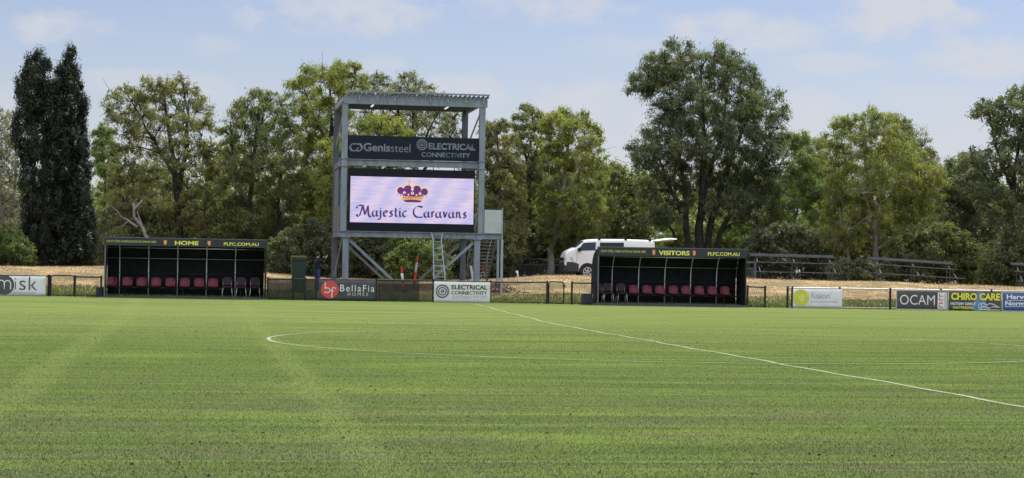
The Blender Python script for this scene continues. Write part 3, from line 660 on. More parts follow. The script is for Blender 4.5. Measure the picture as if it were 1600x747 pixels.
    for s in seats:
        x = X(s)
        if first is None:
            w = MB(); bm = w.bm; hw = 0.205; rows = []
            pr = [(-0.32, 0.015), (-0.30, -0.01), (-0.05, -0.03), (0.05, 0.0), (0.09, 0.08), (0.12, 0.22), (0.145, 0.33), (0.15, 0.355)]      # seat pan, then back
            for i, (d, z) in enumerate(pr):
                ww = hw*(1.0, 1.0, 1.0, 0.98, 0.97, 1.0, 0.88, 0.6)[i]
                rows.append([bm.verts.new((x+ww*u, Y+0.86+d-0.05*abs(u)**3*(1 if i > 3 else 0), zb+0.45+z+(0.03*abs(u)**4 if i < 4 else 0))) for u in (-1, -0.8, -0.4, 0, 0.4, 0.8, 1)])
            for a, b in zip(rows, rows[1:]):
                for j in range(6): bm.faces.new((a[j], a[j+1], b[j+1], b[j]))
            bmesh.ops.recalc_face_normals(bm, faces=bm.faces); bmesh.ops.solidify(bm, geom=bm.faces[:], thickness=0.02)
            for f_ in bm.faces: f_.smooth = True
            first = w.build('seat', MAROON, t, fix=True); fx0 = x
        else:
            c = first.copy(); COL.objects.link(c); c.matrix_parent_inverse = Matrix.Translation((x-fx0, 0, 0)) @ first.matrix_parent_inverse
    for c, lab in zip(chairs, chair_labels):
        x = X(c); y0 = Y+0.72; ch = thing('chair', lab, 'chair', (x, y0, zb+0.04), 'loose chairs in the dugouts')
        MB().box(x-0.21, x+0.21, y0-0.22, y0+0.2, zb+0.44, zb+0.49, 0.02).build('seat', MAROON_DARK, ch)
        pr = [(-0.20, 0), (0.20, 0), (0.20, 0.22), (0.15, 0.30), (0.06, 0.33), (-0.06, 0.33), (-0.15, 0.30), (-0.20, 0.22)]
        MB().prism([(x+a, zb+0.54+b) for a, b in pr], y0+0.2, y0+0.235).build('backrest', MAROON_DARK, ch)
        for sx, sy in ((-1, -1), (1, -1), (-1, 1), (1, 1)):
            MB().tube([(x+sx*0.17, y0+sy*0.17, zb+0.44), (x+sx*0.215, y0+sy*0.21, zb+0.04)], 0.015, 8).build('leg', CHROME, ch)
        MB().tube([(x-0.17, y0+0.2, zb+0.44), (x-0.17, y0+0.215, zb+0.8)], 0.011, 6).tube([(x+0.17, y0+0.2, zb+0.44), (x+0.17, y0+0.215, zb+0.8)], 0.011, 6).build('back_frame', CHROME, ch)
    return t
CHROME = mat('worn_chrome', (0.50, 0.46, 0.36), 0.35, 0.5, 0.1); HOOP = mat('grey_hoop_tube', (0.72, 0.76, 0.76), 0.45, 0.0, 0.1)
dugout('black home team dugout with yellow HOME lettering on its fascia, on the left', 164, 415.5, 373.4, 466, 385.5,
       [185, 231, 277, 323, 368.5], [174, 198, 220.5, 243.5, 266, 289, 311.5, 333.5], [356, 378, 399.5], 'HOME', (272.5, 309.5), (257.5, 326), (166, 243.5), (349, 403.5), '', 0,
       ['loose dark chair with metal legs in the home dugout, nearest its middle', 'loose dark chair between the two others at the right of the home dugout', 'loose dark chair in the far right corner of the home dugout'])
dugout('black visitors dugout with yellow VISITORS lettering on its fascia, in front of the white van', 934.5, 1165, 388.3, 476.8, 401.5,
       [966, 1008, 1049.5, 1090.5, 1131.5], [998, 1019, 1039.5, 1060.5, 1080.5, 1101.5, 1122, 1142], [940.5, 956, 977.5], 'VISITORS', (1028, 1076.5), (1020.5, 1083.5), (938, 1008), (1105, 1154.5), '', 0,
       ['loose dark chair half hidden in the left corner of the visitors dugout', 'loose dark chair second from the left in the visitors dugout', 'loose dark chair of the visitors dugout standing beside the first red seat'])
def kerb_block(label, px0, px1, pyt, pyb):
    y = YF+0.15; x0, x1 = P(px0, pyb, y).x, P(px1, pyb, y).x; g = float(gz(x0, y))
    MB_ = MB().box(x0, x1, y, y+0.5, g-0.05, P(px0, pyt, y).z, 0.02).build('concrete_block', CONCRETE_DARK); tag(MB_, label, 'concrete block', 'concrete blocks beside the dugouts')
kerb_block('dark concrete block on the ground at the left end of the home dugout', 149.5, 161, 448.5, 465)
kerb_block('dark concrete block on the ground at the left end of the visitors dugout', 911, 925, 459, 476)
# ------------------------------------------------------------------ scoreboard tower
YT = 84.0; YR = 89.4
def bx(px0, px1, py0, py1, Y):
    pm, qm = 0.5*(px0+px1), 0.5*(py0+py1); return P(px0, qm, Y).x, P(px1, qm, Y).x, P(pm, py1, Y).z, P(pm, py0, Y).z
TX = lambda px, py=300, Y=YT: P(px, py, Y).x
TZ = lambda py, px=640, Y=YT: P(px, py, Y).z
tower = thing('scoreboard_tower', 'tall grey steel scoreboard tower with lit screen, dark sign and roof', 'scoreboard', (TX(640), YT, float(gz(TX(640), YT))))
ZM0, ZM1 = TZ(260.5), TZ(250.5); ZB0, ZB1 = TZ(371.5), TZ(362.5)            # middle and bottom beams
ZR0 = TZ(164.6); ZR1 = TZ(152.5); ZSH = TZ(145.4)                            # roof beam, roof sheet top
xlU, xrU = TX(538.5, 230), TX(753.5, 230); xlL, xrL = TX(540, 400), TX(745.5, 400); CW = 0.25
gl = float(gz(xlL, YT)); gr = float(gz(xrL, YT))
def hcol(x, y, z0, z1, w=CW):
    """H-section column: two flanges and a web"""
    m = MB(); f = 0.025
    m.box(x-w/2, x+w/2, y-w/2, y-w/2+f, z0, z1).box(x-w/2, x+w/2, y+w/2-f, y+w/2, z0, z1).box(x-0.012, x+0.012, y-w/2+f, y+w/2-f, z0, z1); return m
for x, z0 in ((xlL, gl-0.3), (xrL, gr-0.3)): hcol(x, YT+0.13, z0, ZB0-0.002).box(x-0.2, x+0.2, YT-0.06, YT+0.32, ZB0-0.03, ZB0-0.004).build('column', STEEL, tower)
for x in (xlU, xrU): hcol(x, YT+0.13, ZB1+0.002, ZR0-0.002).box(x-0.18, x+0.18, YT-0.04, YT+0.30, ZM1+0.012, ZM1+0.04).box(x-0.18, x+0.18, YT-0.04, YT+0.30, ZM0-0.04, ZM0-0.012).build('column', STEEL, tower)
xlR, xrR = xlU+0.0, xrU-0.05
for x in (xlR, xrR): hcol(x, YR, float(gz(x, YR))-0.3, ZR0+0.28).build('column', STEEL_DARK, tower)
def ibeam(m, x0, x1, y, z0, z1, w=0.18):
    f = 0.022; return m.box(x0, x1, y-w/2, y+w/2, z1-f, z1).box(x0, x1, y-w/2, y+w/2, z0, z0+f).box(x0, x1, y-0.008, y+0.008, z0+f, z1-f)
ibeam(MB(), xlU-0.25, xrU-0.135, YT+0.1, ZM0, ZM1).build('beam', STEEL, tower)
m = ibeam(MB(), xlU-0.22, TX(785.5, 369), YT+0.1, ZB0, ZB1)
for k in range(11): x = xlU+0.2+k*(xrU-xlU-0.4)/10; m.box(x-0.01, x+0.01, YT+0.02, YT+0.09, ZB0+0.024, ZB1-0.024)
m.build('beam', STEEL, tower)
m = MB().box(xlU-0.06, xrU+0.2, YT-0.02, YT+0.14, ZR0, ZR1); m.build('roof_beam', STEEL, tower)
for k in range(8):
    x = TX(561.5+k*27.7, 158); MB().box(x-0.025, x+0.025, YT-0.07, YT-0.022, TZ(159), ZR1+0.17).build('purlin_bracket', STEEL_LIGHT, tower)
for x in (xlU-0.02, xrU+0.02):
    MB().box(x-0.06, x+0.06, YT+0.145, YR+0.9, ZR0+0.12, ZR1-0.01).build('roof_side_beam', STEEL, tower)
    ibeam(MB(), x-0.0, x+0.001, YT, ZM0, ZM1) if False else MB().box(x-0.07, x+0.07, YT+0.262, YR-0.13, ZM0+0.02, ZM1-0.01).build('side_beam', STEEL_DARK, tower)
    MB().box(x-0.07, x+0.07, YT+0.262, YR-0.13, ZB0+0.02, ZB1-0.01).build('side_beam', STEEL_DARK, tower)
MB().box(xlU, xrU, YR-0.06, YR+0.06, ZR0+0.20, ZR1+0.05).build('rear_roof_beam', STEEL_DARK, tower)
# ribbed roof sheet with folded front edge
xs0, xs1 = TX(541, 146), TX(763.6, 148); bm = bmesh.new(); y0, y1 = YT-0.16, YR+1.1; n = 31; prev = None; p_ = (xs1-xs0)/n
cuts = []
for k in range(n):
    a = xs0+p_*k; cuts += [(a, 0), (a+p_*0.55, 0), (a+p_*0.65, 0.09), (a+p_*0.9, 0.09)]
cuts.append((xs1, 0))
vs = [[bm.verts.new((x, y, ZR1+0.055+dz+(0.06 if y > YT else 0))) for x, dz in cuts] for y in (y0, y1)]
for k in range(len(cuts)-1): bm.faces.new((vs[0][k], vs[0][k+1], vs[1][k+1], vs[1][k]))
bmesh.ops.solidify(bm, geom=bm.faces[:], thickness=0.012)
me = bpy.data.meshes.new('roof_sheet'); bm.to_mesh(me); bm.free(); roof = link('roof_sheet', me, mat('roof_sheet', (0.24, 0.27, 0.31), 0.5, 0.2, 0.12, 4.0), tower)
MB().box(xs0-0.02, xs1+0.02, YT-0.20, YT-0.165, ZR1+0.145, ZSH+0.02).box(xs0-0.02, xs1+0.02, YT-0.165, YT+0.05, ZSH-0.005, ZSH+0.02).build('roof_edge_flashing', STEEL, roof)
for k in range(5):
    y = YT+0.9+k*1.05; MB().box(xlU+0.05, xrU-0.05, y-0.03, y+0.03, ZR1-0.14, ZR1+0.05).build('purlin', STEEL_DARK, roof)
bulb = bpy.data.materials.new('tube_light'); bulb.use_nodes = True; b_ = bulb.node_tree.nodes['Principled BSDF']; b_.inputs['Emission Color'].default_value = (1, 0.98, 0.9, 1); b_.inputs['Emission Strength'].default_value = 0.55; b_.inputs['Base Color'].default_value = (.8, .8, .8, 1)
for px, py in ((582, 165), (698, 169)):
    a = P(px, py, YT+1.5); MB().box(a.x-0.045, a.x+0.045, YT+1.1, YT+2.1, ZR0+0.04, ZR0+0.08, 0.015).build('roof_light', bulb, tower)
    MB().box(a.x-0.02, a.x+0.02, YT+1.2, YT+2.0, ZR0+0.082, ZR1-0.02).build('light_bracket', STEEL_DARK, tower)
# dark name sign
x0, x1 = xlU+CW/2+0.01, xrU-CW/2-0.01; sz0, sz1 = ZM1+0.012, TZ(213.4)
sign = MB().box(x0, x1, YT+0.05, YT+0.11, sz0, sz1).build('sign_panel', NAVY, tower); ys = YT+0.044
SX = lambda px: TX(px, 232); SZ = lambda py, px=646: TZ(py, px)
def hexline(px, py, r, a0, a1, n=6):
    c = P(px, py, YT); rr = r*0.0274; return [(c.x+rr*math.cos(R(a)), c.z+rr*math.sin(R(a))) for a in np.linspace(a0, a1, int(abs(a1-a0)/60)+1)]
SILV = SILVER_PRINT
strokes([hexline(553, 230, 6.2, 60, 300), hexline(553, 230, 6.2, 300, 420)[:1]+hexline(554, 230, 6.2, 300, 420)[1:2]], 0.07, ys, SILV, sign, 'logo_hexagon', 30)
strokes([hexline(560, 230.3, 6.2, -120, 120)], 0.07, ys-0.002, SILV, sign, 'logo_hexagon', 30)
lettering('Genis', SX(568), SX(610), SZ(236.6, 590), SZ(223.6, 590), ys, SILV, sign, 0.025)
lettering('steel', SX(611), SX(641.5), SZ(237.8, 626), SZ(225.2, 626), ys, SILV, sign, -0.006)
ring_logo(sign, SX(659.5), SZ(226, 660), 0.235, ys, SILV)
WORN = mat('worn_silver_print', (0.17, 0.20, 0.26), 0.5, 0, 0.7, 2.2)
lettering('ELECTRICAL', SX(670), SX(743), SZ(234.2, 706), SZ(224, 706), ys, WORN, sign, 0.03)
lettering('CONNECTIVITY', SX(659), SX(735), SZ(246, 697), SZ(238.6, 697), ys, WORN, sign, 0.02)
# LED screen: cabinet, lit face, crown and lettering
cx0, cx1 = TX(545.2, 310), TX(742.2, 310); cz0, cz1 = ZB1+0.02, TZ(264.5)
cab = MB().box(cx0, cx1, YT+0.06, YT+0.55, cz0, cz1).build('screen_cabinet', SCREEN_BLACK, tower)
for i in range(1, 6):
    x = cx0+(cx1-cx0)*i/6; MB().box(x-0.015, x+0.015, YT+0.1, YT+0.16, cz1+0.002, ZM0-0.002).build('hanger', STEEL_DARK, cab)
lx0, lx1 = TX(547.4, 312), TX(740.4, 312); lz0, lz1 = TZ(348.8), TZ(277.2); yf = YT+0.052
def led(name, c1, c2, st):
    m = bpy.data.materials.new(name); m.use_nodes = True; nt = m.node_tree; b = nt.nodes['Principled BSDF']; g = nd(nt, 'ShaderNodeNewGeometry'); v = g.outputs['Position']
    n = noise(nt, v, (1.3, 1, 14.0), (2, 0, 0), 3, 0.6); n2_ = noise(nt, v, (1.1, 1, 2.2), (5, 1, 2), 2)
    w = nd(nt, 'ShaderNodeTexWave'); w.bands_direction = 'DIAGONAL'; w.inputs['Scale'].default_value = 0.62; w.inputs['Distortion'].default_value = 3.0; w.inputs['Detail'].default_value = 2
    mpz = nd(nt, 'ShaderNodeMapping'); mpz.inputs['Scale'].default_value = (1, 0, -0.6); nt.links.new(v, mpz.inputs[0]); nt.links.new(mpz.outputs[0], w.inputs['Vector'])
    f = nd(nt, 'ShaderNodeMath', operation='MULTIPLY_ADD'); nt.links.new(remap(nt, n, 0.35, 0.65), f.inputs[0]); f.inputs[1].default_value = 0.5
    h = nd(nt, 'ShaderNodeMath', operation='MULTIPLY'); nt.links.new(w.outputs['Fac'], h.inputs[0]); h.inputs[1].default_value = 0.5; nt.links.new(h.outputs[0], f.inputs[2])
    c = mixc(nt, f.outputs[0], c1, c2); nt.links.new(c, b.inputs['Emission Color']); b.inputs['Emission Strength'].default_value = st
    b.inputs['Base Color'].default_value = (0.02, 0.02, 0.02, 1); b.inputs['Roughness'].default_value = 0.6; return m
LED = led('lit_screen', (0.44, 0.43, 0.72), (0.70, 0.58, 0.74), 0.88)
face = MB().box(lx0, lx1, yf, yf+0.006, lz0, lz1).build('screen_face', LED, cab)
PURPLE = led('screen_purple', (0.07, 0.008, 0.10), (0.13, 0.015, 0.14), 0.9); GOLD = led('screen_gold', (0.72, 0.32, 0.08), (0.80, 0.44, 0.15), 0.85)
PALE_GOLD = led('screen_pale_gold', (0.72, 0.50, 0.45), (0.80, 0.60, 0.50), 0.9); INDIGO = led('screen_indigo', (0.035, 0.012, 0.13), (0.07, 0.02, 0.16), 0.9); ROSE = led('screen_rose', (0.78, 0.50, 0.62), (0.82, 0.55, 0.62), 0.9)
C = lambda px, py: (TX(px, py), TZ(py, 644))
crown = []
yc = yf-0.004
def shape(name, mt, fn, layer): w = MB(); fn(w, yc-0.0012*layer); return w.build(name, mt, face)
u = 0.0274
def dome(w, y):
    for px, py, rx, ry in ((626.3, 298.2, 5.6, 5.6), (637.6, 296.2, 6.6, 6.6), (651.6, 296.4, 6.6, 6.6), (663.4, 299.4, 5.6, 5.6)):
        c = C(px, py); w.prism([(c[0]+rx*u*math.cos(a), c[1]+ry*u*math.sin(a)) for a in np.linspace(0, 2*math.pi, 21)[:-1]], y-0.001, y)
shape('crown_glow', PALE_GOLD, lambda w, y: [w.disc(C(a, b)[0], C(a, b)[1], r*u, y-0.0002*i-0.0001, y) for i, (a, b, r) in enumerate(((626.0, 297.6, 7.2), (637.6, 295.3, 8.2), (651.6, 295.4, 8.2), (663.6, 298.8, 7.2)))], 0)
shape('crown_cap', PURPLE, dome, 1.5)
shape('crown_lining', PURPLE, lambda w, y: w.prism([C(628, 300), C(644.5, 297), C(661, 301), C(659.5, 309), C(645, 308), C(630, 308)], y-0.001, y), 2.2)
shape('crown_band', GOLD, lambda w, y: w.prism([C(627, 305.8), C(636, 307), C(645, 307.4), C(654, 307.2), C(662, 306.6), C(659, 314), C(652, 312.6), C(645, 312.2), C(637, 312.4), C(630, 313.8)], y-0.001, y), 3)
shape('crown_base', PURPLE, lambda w, y: w.prism([C(630, 313.4), C(637, 312.2), C(645, 311.8), C(652, 312.3), C(659.5, 313.8), C(656, 316.2), C(634, 316)], y-0.001, y), 4.5)
def studs(w, y):
    for px, py, r in ((644.5, 281.5, 1.7), (644.6, 288, 2.2), (644.6, 295.5, 2.4), (632, 301.5, 2.3), (644.6, 301.8, 2.6), (656.5, 302.6, 2.3), (638.3, 304.4, 1.5), (650.8, 304.8, 1.5), (622, 304.6, 1.3), (666, 306, 1.3)):
        c = C(px, py); w.disc(c[0], c[1], r*u, y-0.001, y, 10)
shape('crown_studs', ROSE, studs, 5.5)
shape('crown_cross', GOLD, lambda w, y: w.box(C(643.4, 0)[0], C(645.8, 0)[0], y-0.001, y, C(0, 290)[1], C(0, 280)[1]).box(C(642, 0)[0], C(647.2, 0)[0], y-0.0022, y-0.0011, C(0, 285)[1], C(0, 283.6)[1]), 7)
def jewels(w, y):
    for i in range(8):
        c = C(630.8+i*3.9, 309.2+0.3*math.sin(i)); w.box(c[0]-0.028, c[0]+0.028, y-0.001, y, c[1]-0.014, c[1]+0.014)
    for px, py in ((632, 302.4), (644.4, 301.4), (656.5, 303.2), (621, 305.4), (626, 305.4), (661.5, 306.4), (666.6, 306.6)):
        c = C(px, py); w.disc(c[0], c[1], 0.026, y-0.001, y, 8)
shape('crown_jewels', INDIGO, jewels, 9)
# pen lettering, one letter box 1 high for capitals
def arcp(cx_, cz_, rx, rz, a0, a1, n=9): return [(cx_+rx*math.cos(R(a)), cz_+rz*math.sin(R(a))) for a in np.linspace(a0, a1, n)]
GLY = {
 'M': (1.50, [arcp(0.16, 0.10, 0.16, 0.13, 120, 330)+[(0.44, 0.45), (0.60, 1.0)], [(0.60, 1.0)]+arcp(0.30, 0.80, 0.30, 0.22, 60, 200), [(0.60, 1.0), (0.86, 0.12), (1.14, 0.98)], [(1.14, 0.98), (1.20, 0.2), (1.28, 0.02), (1.46, -0.10)]]),
 'C': (1.05, [[(0.98, 0.92)]+arcp(0.56, 0.50, 0.52, 0.52, 70, 290, 15)+[(0.98, -0.02)], [(0.98, 0.92), (0.88, 0.99), (0.62, 1.03)]]),
 'a': (0.62, [arcp(0.24, 0.26, 0.22, 0.27, 80, 400, 13), [(0.46, 0.56), (0.46, 0.1), (0.60, 0.0)]]),
 'j': (0.32, [[(0.04, 0.52), (0.16, 0.55), (0.16, -0.12), (0.08, -0.28), (-0.14, -0.26)], [(0.13, 0.78), (0.18, 0.72)]]),
 'e': (0.54, [[(0.07, 0.30), (0.42, 0.38)]+arcp(0.25, 0.28, 0.20, 0.28, 30, 320, 12)]),
 's': (0.44, [[(0.36, 0.48), (0.22, 0.56), (0.09, 0.45), (0.20, 0.31), (0.35, 0.18), (0.26, 0.01), (0.06, 0.06)]]),
 't': (0.36, [[(0.15, 0.82), (0.14, 0.12), (0.32, 0.0)], [(0.02, 0.55), (0.30, 0.56)]]),
 'i': (0.30, [[(0.03, 0.52), (0.13, 0.56), (0.13, 0.08), (0.26, 0.0)], [(0.11, 0.80), (0.16, 0.74)]]),
 'c': (0.52, [arcp(0.27, 0.28, 0.22, 0.28, 50, 320, 12)]),
 'r': (0.42, [[(0.03, 0.52), (0.13, 0.56), (0.13, 0.0)], [(0.13, 0.38), (0.24, 0.55), (0.38, 0.50)]]),
 'v': (0.56, [[(0.02, 0.52), (0.12, 0.54), (0.27, 0.02), (0.46, 0.55)]]),
 'n': (0.66, [[(0.03, 0.52), (0.13, 0.56), (0.13, 0.0)], [(0.13, 0.36), (0.28, 0.55), (0.42, 0.50), (0.43, 0.08), (0.58, 0.0)]]),
 ' ': (0.42, [])}
def pen_text(txt, px0, px1, pybase, pycap, layer):
    W = sum(GLY[c][0] for c in txt)+0.09*(len(txt)-1); x0, x1 = TX(px0, pybase), TX(px1, pybase); z0, z1 = TZ(pybase, 0.5*(px0+px1)), TZ(pycap, 0.5*(px0+px1)); s = (x1-x0)/W; h = z1-z0; x = 0; L = []
    for c in txt:
        for pl in GLY[c][1]: L.append([(x0+(x+a)*s, z0+b*h) for a, b in pl])
        x += GLY[c][0]+0.09
    strokes(L, 0.072, yc-0.0012*layer, INDIGO, face, 'lettering', 35)
pen_text('Majestic Caravans', 557.5, 729.5, 339.2, 322.5, 1)
# knee braces, side braces, left side box
def brace(a, b, ya, yb, w=0.12, m=STEEL, d=0.05): MB().bar(P(*a, ya), P(*b, yb), w, d, up=(0, 1, 0)).build('brace', m, tower)
brace((546, 375), (616, 440), YT+0.12, YT+0.12); brace((740, 379), (678, 434), YT+0.12, YT+0.12)
brace((545, 386), (600, 437), YR, YR, 0.11, STEEL_LIGHT); brace((722, 379), (652, 440), YR, YR, 0.11, STEEL_LIGHT)
for x, zt_ in ((xlU, 0), (xrU, 0)):
    MB().bar((x, YT+0.4, ZR0-0.1), (x, YR-0.3, ZM1+0.9), 0.05, 0.08).build('brace', STEEL_LIGHT, tower)
    MB().bar((x, YT+0.4, ZB0-0.1), (x, YR-0.3, 1.2), 0.06, 0.10).build('brace', STEEL, tower)
MB().box(xlU-0.09, xlU-0.05, YT+1.0, YR-0.2, ZB1, TZ(322)).build('side_box', mat('dull_grey_cladding', (0.11, 0.11, 0.115), 0.7), tower)
MB().box(xlU-0.06, xlU+0.02, YT+2.6, YR-0.2, TZ(322)+0.01, ZM0).build('side_cladding', STEEL_DARK, tower)
MB().box(xlU+0.1, xrU-0.1, YT+0.6, YR-0.15, ZB1-0.06, ZB1+0.0).build('platform_deck', STEEL_DARK, tower)
# landing with frosted screen, posts and the stair behind the right column
lx0_, lx1_ = xrU+0.14, TX(785, 350)
MB().box(lx0_, lx1_, YT+0.2, YT+1.5, ZB0+0.03, ZB1-0.03).build('landing', STEEL, tower)
MB().box(lx0_+0.01, lx1_-0.03, YT-0.01, YT+0.01, ZB1+0.01, TZ(328, 771)).build('screen_panel', CLEAR_PANEL, tower)
MB().bar((lx1_, YT, ZB1-0.2), (lx1_, YT, TZ(325, 785)), 0.04).build('handrail_post', STEEL_LIGHT, tower)
for px, y in ((784, YT+0.05), (778, YT+1.45)):
    x = TX(px, 400, y); MB().box(x-0.05, x+0.05, y-0.05, y+0.05, float(gz(x, y))-0.2, ZB0-0.002).build('landing_post', STEEL_LIGHT, tower)
sxl, sxr = TX(746, 380, YT+1.5), TX(777, 380, YT+1.5); ya, yb = YT+1.5, YT+4.6; za, zb_ = ZB1-0.12, float(gz(sxl, yb))+0.05
nT = 13
for k in range(nT):
    f = (k+0.5)/nT; y = ya+(yb-ya)*f; z = za+(zb_-za)*f; MB().box(sxl+0.03, sxr-0.03, y-0.13, y+0.13, z-0.025, z+0.015).build('tread', STEEL_LIGHT, tower)
for x in (sxl, sxr):
    MB().bar((x, ya, za), (x, yb, zb_), 0.04, 0.22).build('stringer', STEEL_DARK, tower)
    MB().tube([(x, ya, za+1.0), (x, yb, zb_+1.0), (x, yb+0.05, zb_)], 0.02).build('handrail', STEEL_LIGHT, tower)
# ------------------------------------------------------------------ things round the tower
def ladder():
    y0, y1 = YT-0.95, YT-0.06; t = thing('ladder', 'blue-grey aluminium ladder leaning on the bottom beam of the tower', 'ladder', (TX(687, 440, y0), y0, float(gz(TX(687, 440, y0), y0))))
    zlo = float(gz(TX(687), y0)); 
    def pt(px, py, f): return P(px, py, y0+(y1-y0)*f)
    pl = [P(676.4, 452, y0), P(678.2, 438, y0+0.1), P(677.0, 375, y1-0.08), P(673.8, 364, y1)]; pr = [P(697.6, 452, y0), P(695.6, 438, y0+0.1), P(689.5, 375, y1-0.08), P(691.6, 364, y1)]
    pl[0].z = zlo; pr[0].z = zlo
    for p in (pl, pr): MB().tube(p, 0.030, 8).build('rail', LADDER_BLUE, t)
    for py in (366, 378, 388, 397, 406.5, 415.5, 424, 433, 442):
        f = (440-py)/76; a = np.interp(py, [364, 375, 438, 452], [673.8, 677, 678.2, 676.4]); b = np.interp(py, [364, 375, 438, 452], [691.6, 689.5, 695.6, 697.6]); y = y0+0.06+(y1-y0-0.06)*max(0, f)
        MB().tube([P(a, py, y), P(b, py, y)], 0.022, 6).build('rung', LADDER_BLUE, t)
ladder()
def bollard(label, pbot, ptop, y, cone):
    b, t_ = P(*pbot, y), P(*ptop, y); b.z = float(gz(b.x, y)); t = thing('bollard', label, 'bollard', b, 'temporary safety bollards')
    L = lambda f: b.lerp(t_, f)
    MB().tube([L(0), L(0.02), L(0.05)], [0.17, 0.17, 0.08], 14).build('base', RUBBER, t)
    if cone:
        MB().tube([L(0.04), L(0.50)], [0.06, 0.055], 14).build('shaft', SAFETY_RED, t); MB().tube([L(0.502), L(0.80)], [0.053, 0.05], 14).build('reflective_band', WHITE_PAINT, t)
        MB().tube([L(0.803), L(0.88), L(0.93), L(0.96), L(1)], [0.05, 0.045, 0.06, 0.085, 0.02], 14).build('cap', SAFETY_ORANGE, t)
    else:
        MB().tube([L(0.04), L(0.40)], [0.068, 0.064], 14).build('shaft', SAFETY_RED, t); MB().tube([L(0.402), L(0.75)], [0.062, 0.06], 14).build('reflective_band', WHITE_PAINT, t)
        MB().tube([L(0.752), L(0.84), L(0.9), L(0.97), L(1)], [0.06, 0.058, 0.045, 0.045, 0.015], 14).build('cap', SAFETY_RED, t)
bollard('short red and white bollard with round red top under the tower', (631, 450), (627.2, 417), 84.6, False)
bollard('taller tilted red and white bollard with flared orange top, beside the shorter one', (646.5, 450), (652.4, 399.5), 85.4, True)
# white plank, hanging cloth, cable coil, heap of bark by the stair
a, b, c = P(741, 446, 84.9), P(735.5, 415, 84.9), P(735, 410, 84.9)
tag(MB().bar(a, b, 0.10, 0.03, up=(0, 1, 0)).build('board', WHITE_PAINT), 'narrow white board leaning beside the right tower leg', 'board')
hx = P(757, 420, 85.0); w = MB(); bm = w.bm
rows = [[bm.verts.new((hx.x+(u-0.5)*0.17*(1+0.2*v), 85.0+0.03*math.sin(u*9+v*3), hx.z+0.18-0.38*v)) for u in np.linspace(0, 1, 7)] for v in np.linspace(0, 1, 5)]
for r0_, r1_ in zip(rows, rows[1:]):
    for j in range(6): bm.faces.new((r0_[j], r0_[j+1], r1_[j+1], r1_[j]))
bmesh.ops.solidify(bm, geom=bm.faces[:], thickness=0.02)
tag(w.build('cloth', mat('faded_orange_cloth', (0.42, 0.17, 0.09), 0.9)), 'faded orange cloth hanging on the tower stair', 'cloth')
cc = P(754.5, 431, 84.95); pts = [(cc.x+0.09*math.cos(a)*(1+0.1*math.sin(3*a)), 84.95+0.012*a/6, cc.z+0.16*math.sin(a)) for a in np.linspace(0, 4*math.pi, 50)]
tag(MB().tube(pts, 0.013, 6).build('cable_coil', mat('pale_cable', (0.6, 0.58, 0.55), 0.5)), 'coil of pale cable hanging below the orange cloth', 'cable')
hp = G(778, 84.6); heap = MB(); rr = random.Random(5)
for k in range(150):
    a = rr.uniform(0, 6.28); q = abs(rr.gauss(0, 0.33)); x, y = hp.x+q*math.cos(a)*1.5, hp.y+q*math.sin(a); z = float(gz(x, y))+0.42*max(0, 1-q/0.75)*rr.random()+0.02
    d = Vector((rr.gauss(0, 1), rr.gauss(0, 1), rr.gauss(0, 0.45))).normalized()*rr.uniform(0.06, 0.26); heap.bar(Vector((x, y, z))-d, Vector((x, y, z))+d, rr.uniform(0.02, 0.07), rr.uniform(0.015, 0.05))
tag(heap.build('debris_heap', mat('broken_timber', (0.25, 0.17, 0.11), 0.9, 0, 0.5, 8.0)), 'low heap of broken bark and timber at the foot of the tower stair', 'debris')
st = G(809.5, 87.5); tag(MB().tube([st, P(808.6, 428, 87.5), P(807, 423.5, 87.5)], [0.035, 0.04, 0.06], 8).build('marker_stake', WHITE_PAINT), 'short white stake standing on the bank right of the tower', 'stake')
# wheelie bin
def wheelie_bin():
    y = 82.6; g = G(467, y); x0, x1 = P(455, 420, y).x, P(479.5, 420, y).x; zt = P(467, 402.5, y).z; xm = 0.5*(x0+x1)
    t = thing('wheelie_bin', 'dark green wheelie bin with dull yellow lid behind the fence', 'bin', (xm, y, g.z)); hw = 0.5*(x1-x0); w = MB(); bm = w.bm
    sec = [(0.0, 0.70, 0.25), (0.06, 0.76, 0.28), (0.9, 0.96, 0.36), (0.93, 1.0, 0.385), (1.0, 1.0, 0.385)]; rings = []
    for f, wx, dy in sec:
        z = g.z+0.03+(zt-g.z-0.03)*f; r_ = 0.06; ring = []
        for sx, sy, a0 in ((1, 1, 0), (-1, 1, 90), (-1, -1, 180), (1, -1, 270)):
            for k in range(4): a = R(a0+k*30); ring.append(bm.verts.new((xm+sx*(hw*wx-r_)+r_*math.cos(a), y+0.38+sy*(dy-r_)+r_*math.sin(a), z)))
        rings.append(ring)
    for a, b in zip(rings, rings[1:]):
        for k in range(16): bm.faces.new((a[k], a[(k+1) % 16], b[(k+1) % 16], b[k]))
    bm.faces.new(rings[0]); bm.faces.new(rings[-1]); w.build('body', BIN_GREEN, t)
    MB().box(xm-hw*1.06, xm+hw*1.06, y-0.04, y+0.80, zt+0.004, zt+0.045, 0.015).box(xm-hw*0.9, xm+hw*0.9, y+0.03, y+0.7, zt+0.046, zt+0.08, 0.015).build('lid', BIN_LID, t)
    MB().tube([(xm-hw*0.8, y+0.84, zt-0.02), (xm+hw*0.8, y+0.84, zt-0.02)], 0.018).build('handle', BIN_GREEN, t)
    for s in (-1, 1): MB().tube([(xm+s*hw*0.8, y+0.70, g.z+0.10), (xm+s*(hw*0.8+0.05), y+0.70, g.z+0.10)], 0.10, 18).build('wheel', RUBBER, t)
wheelie_bin()
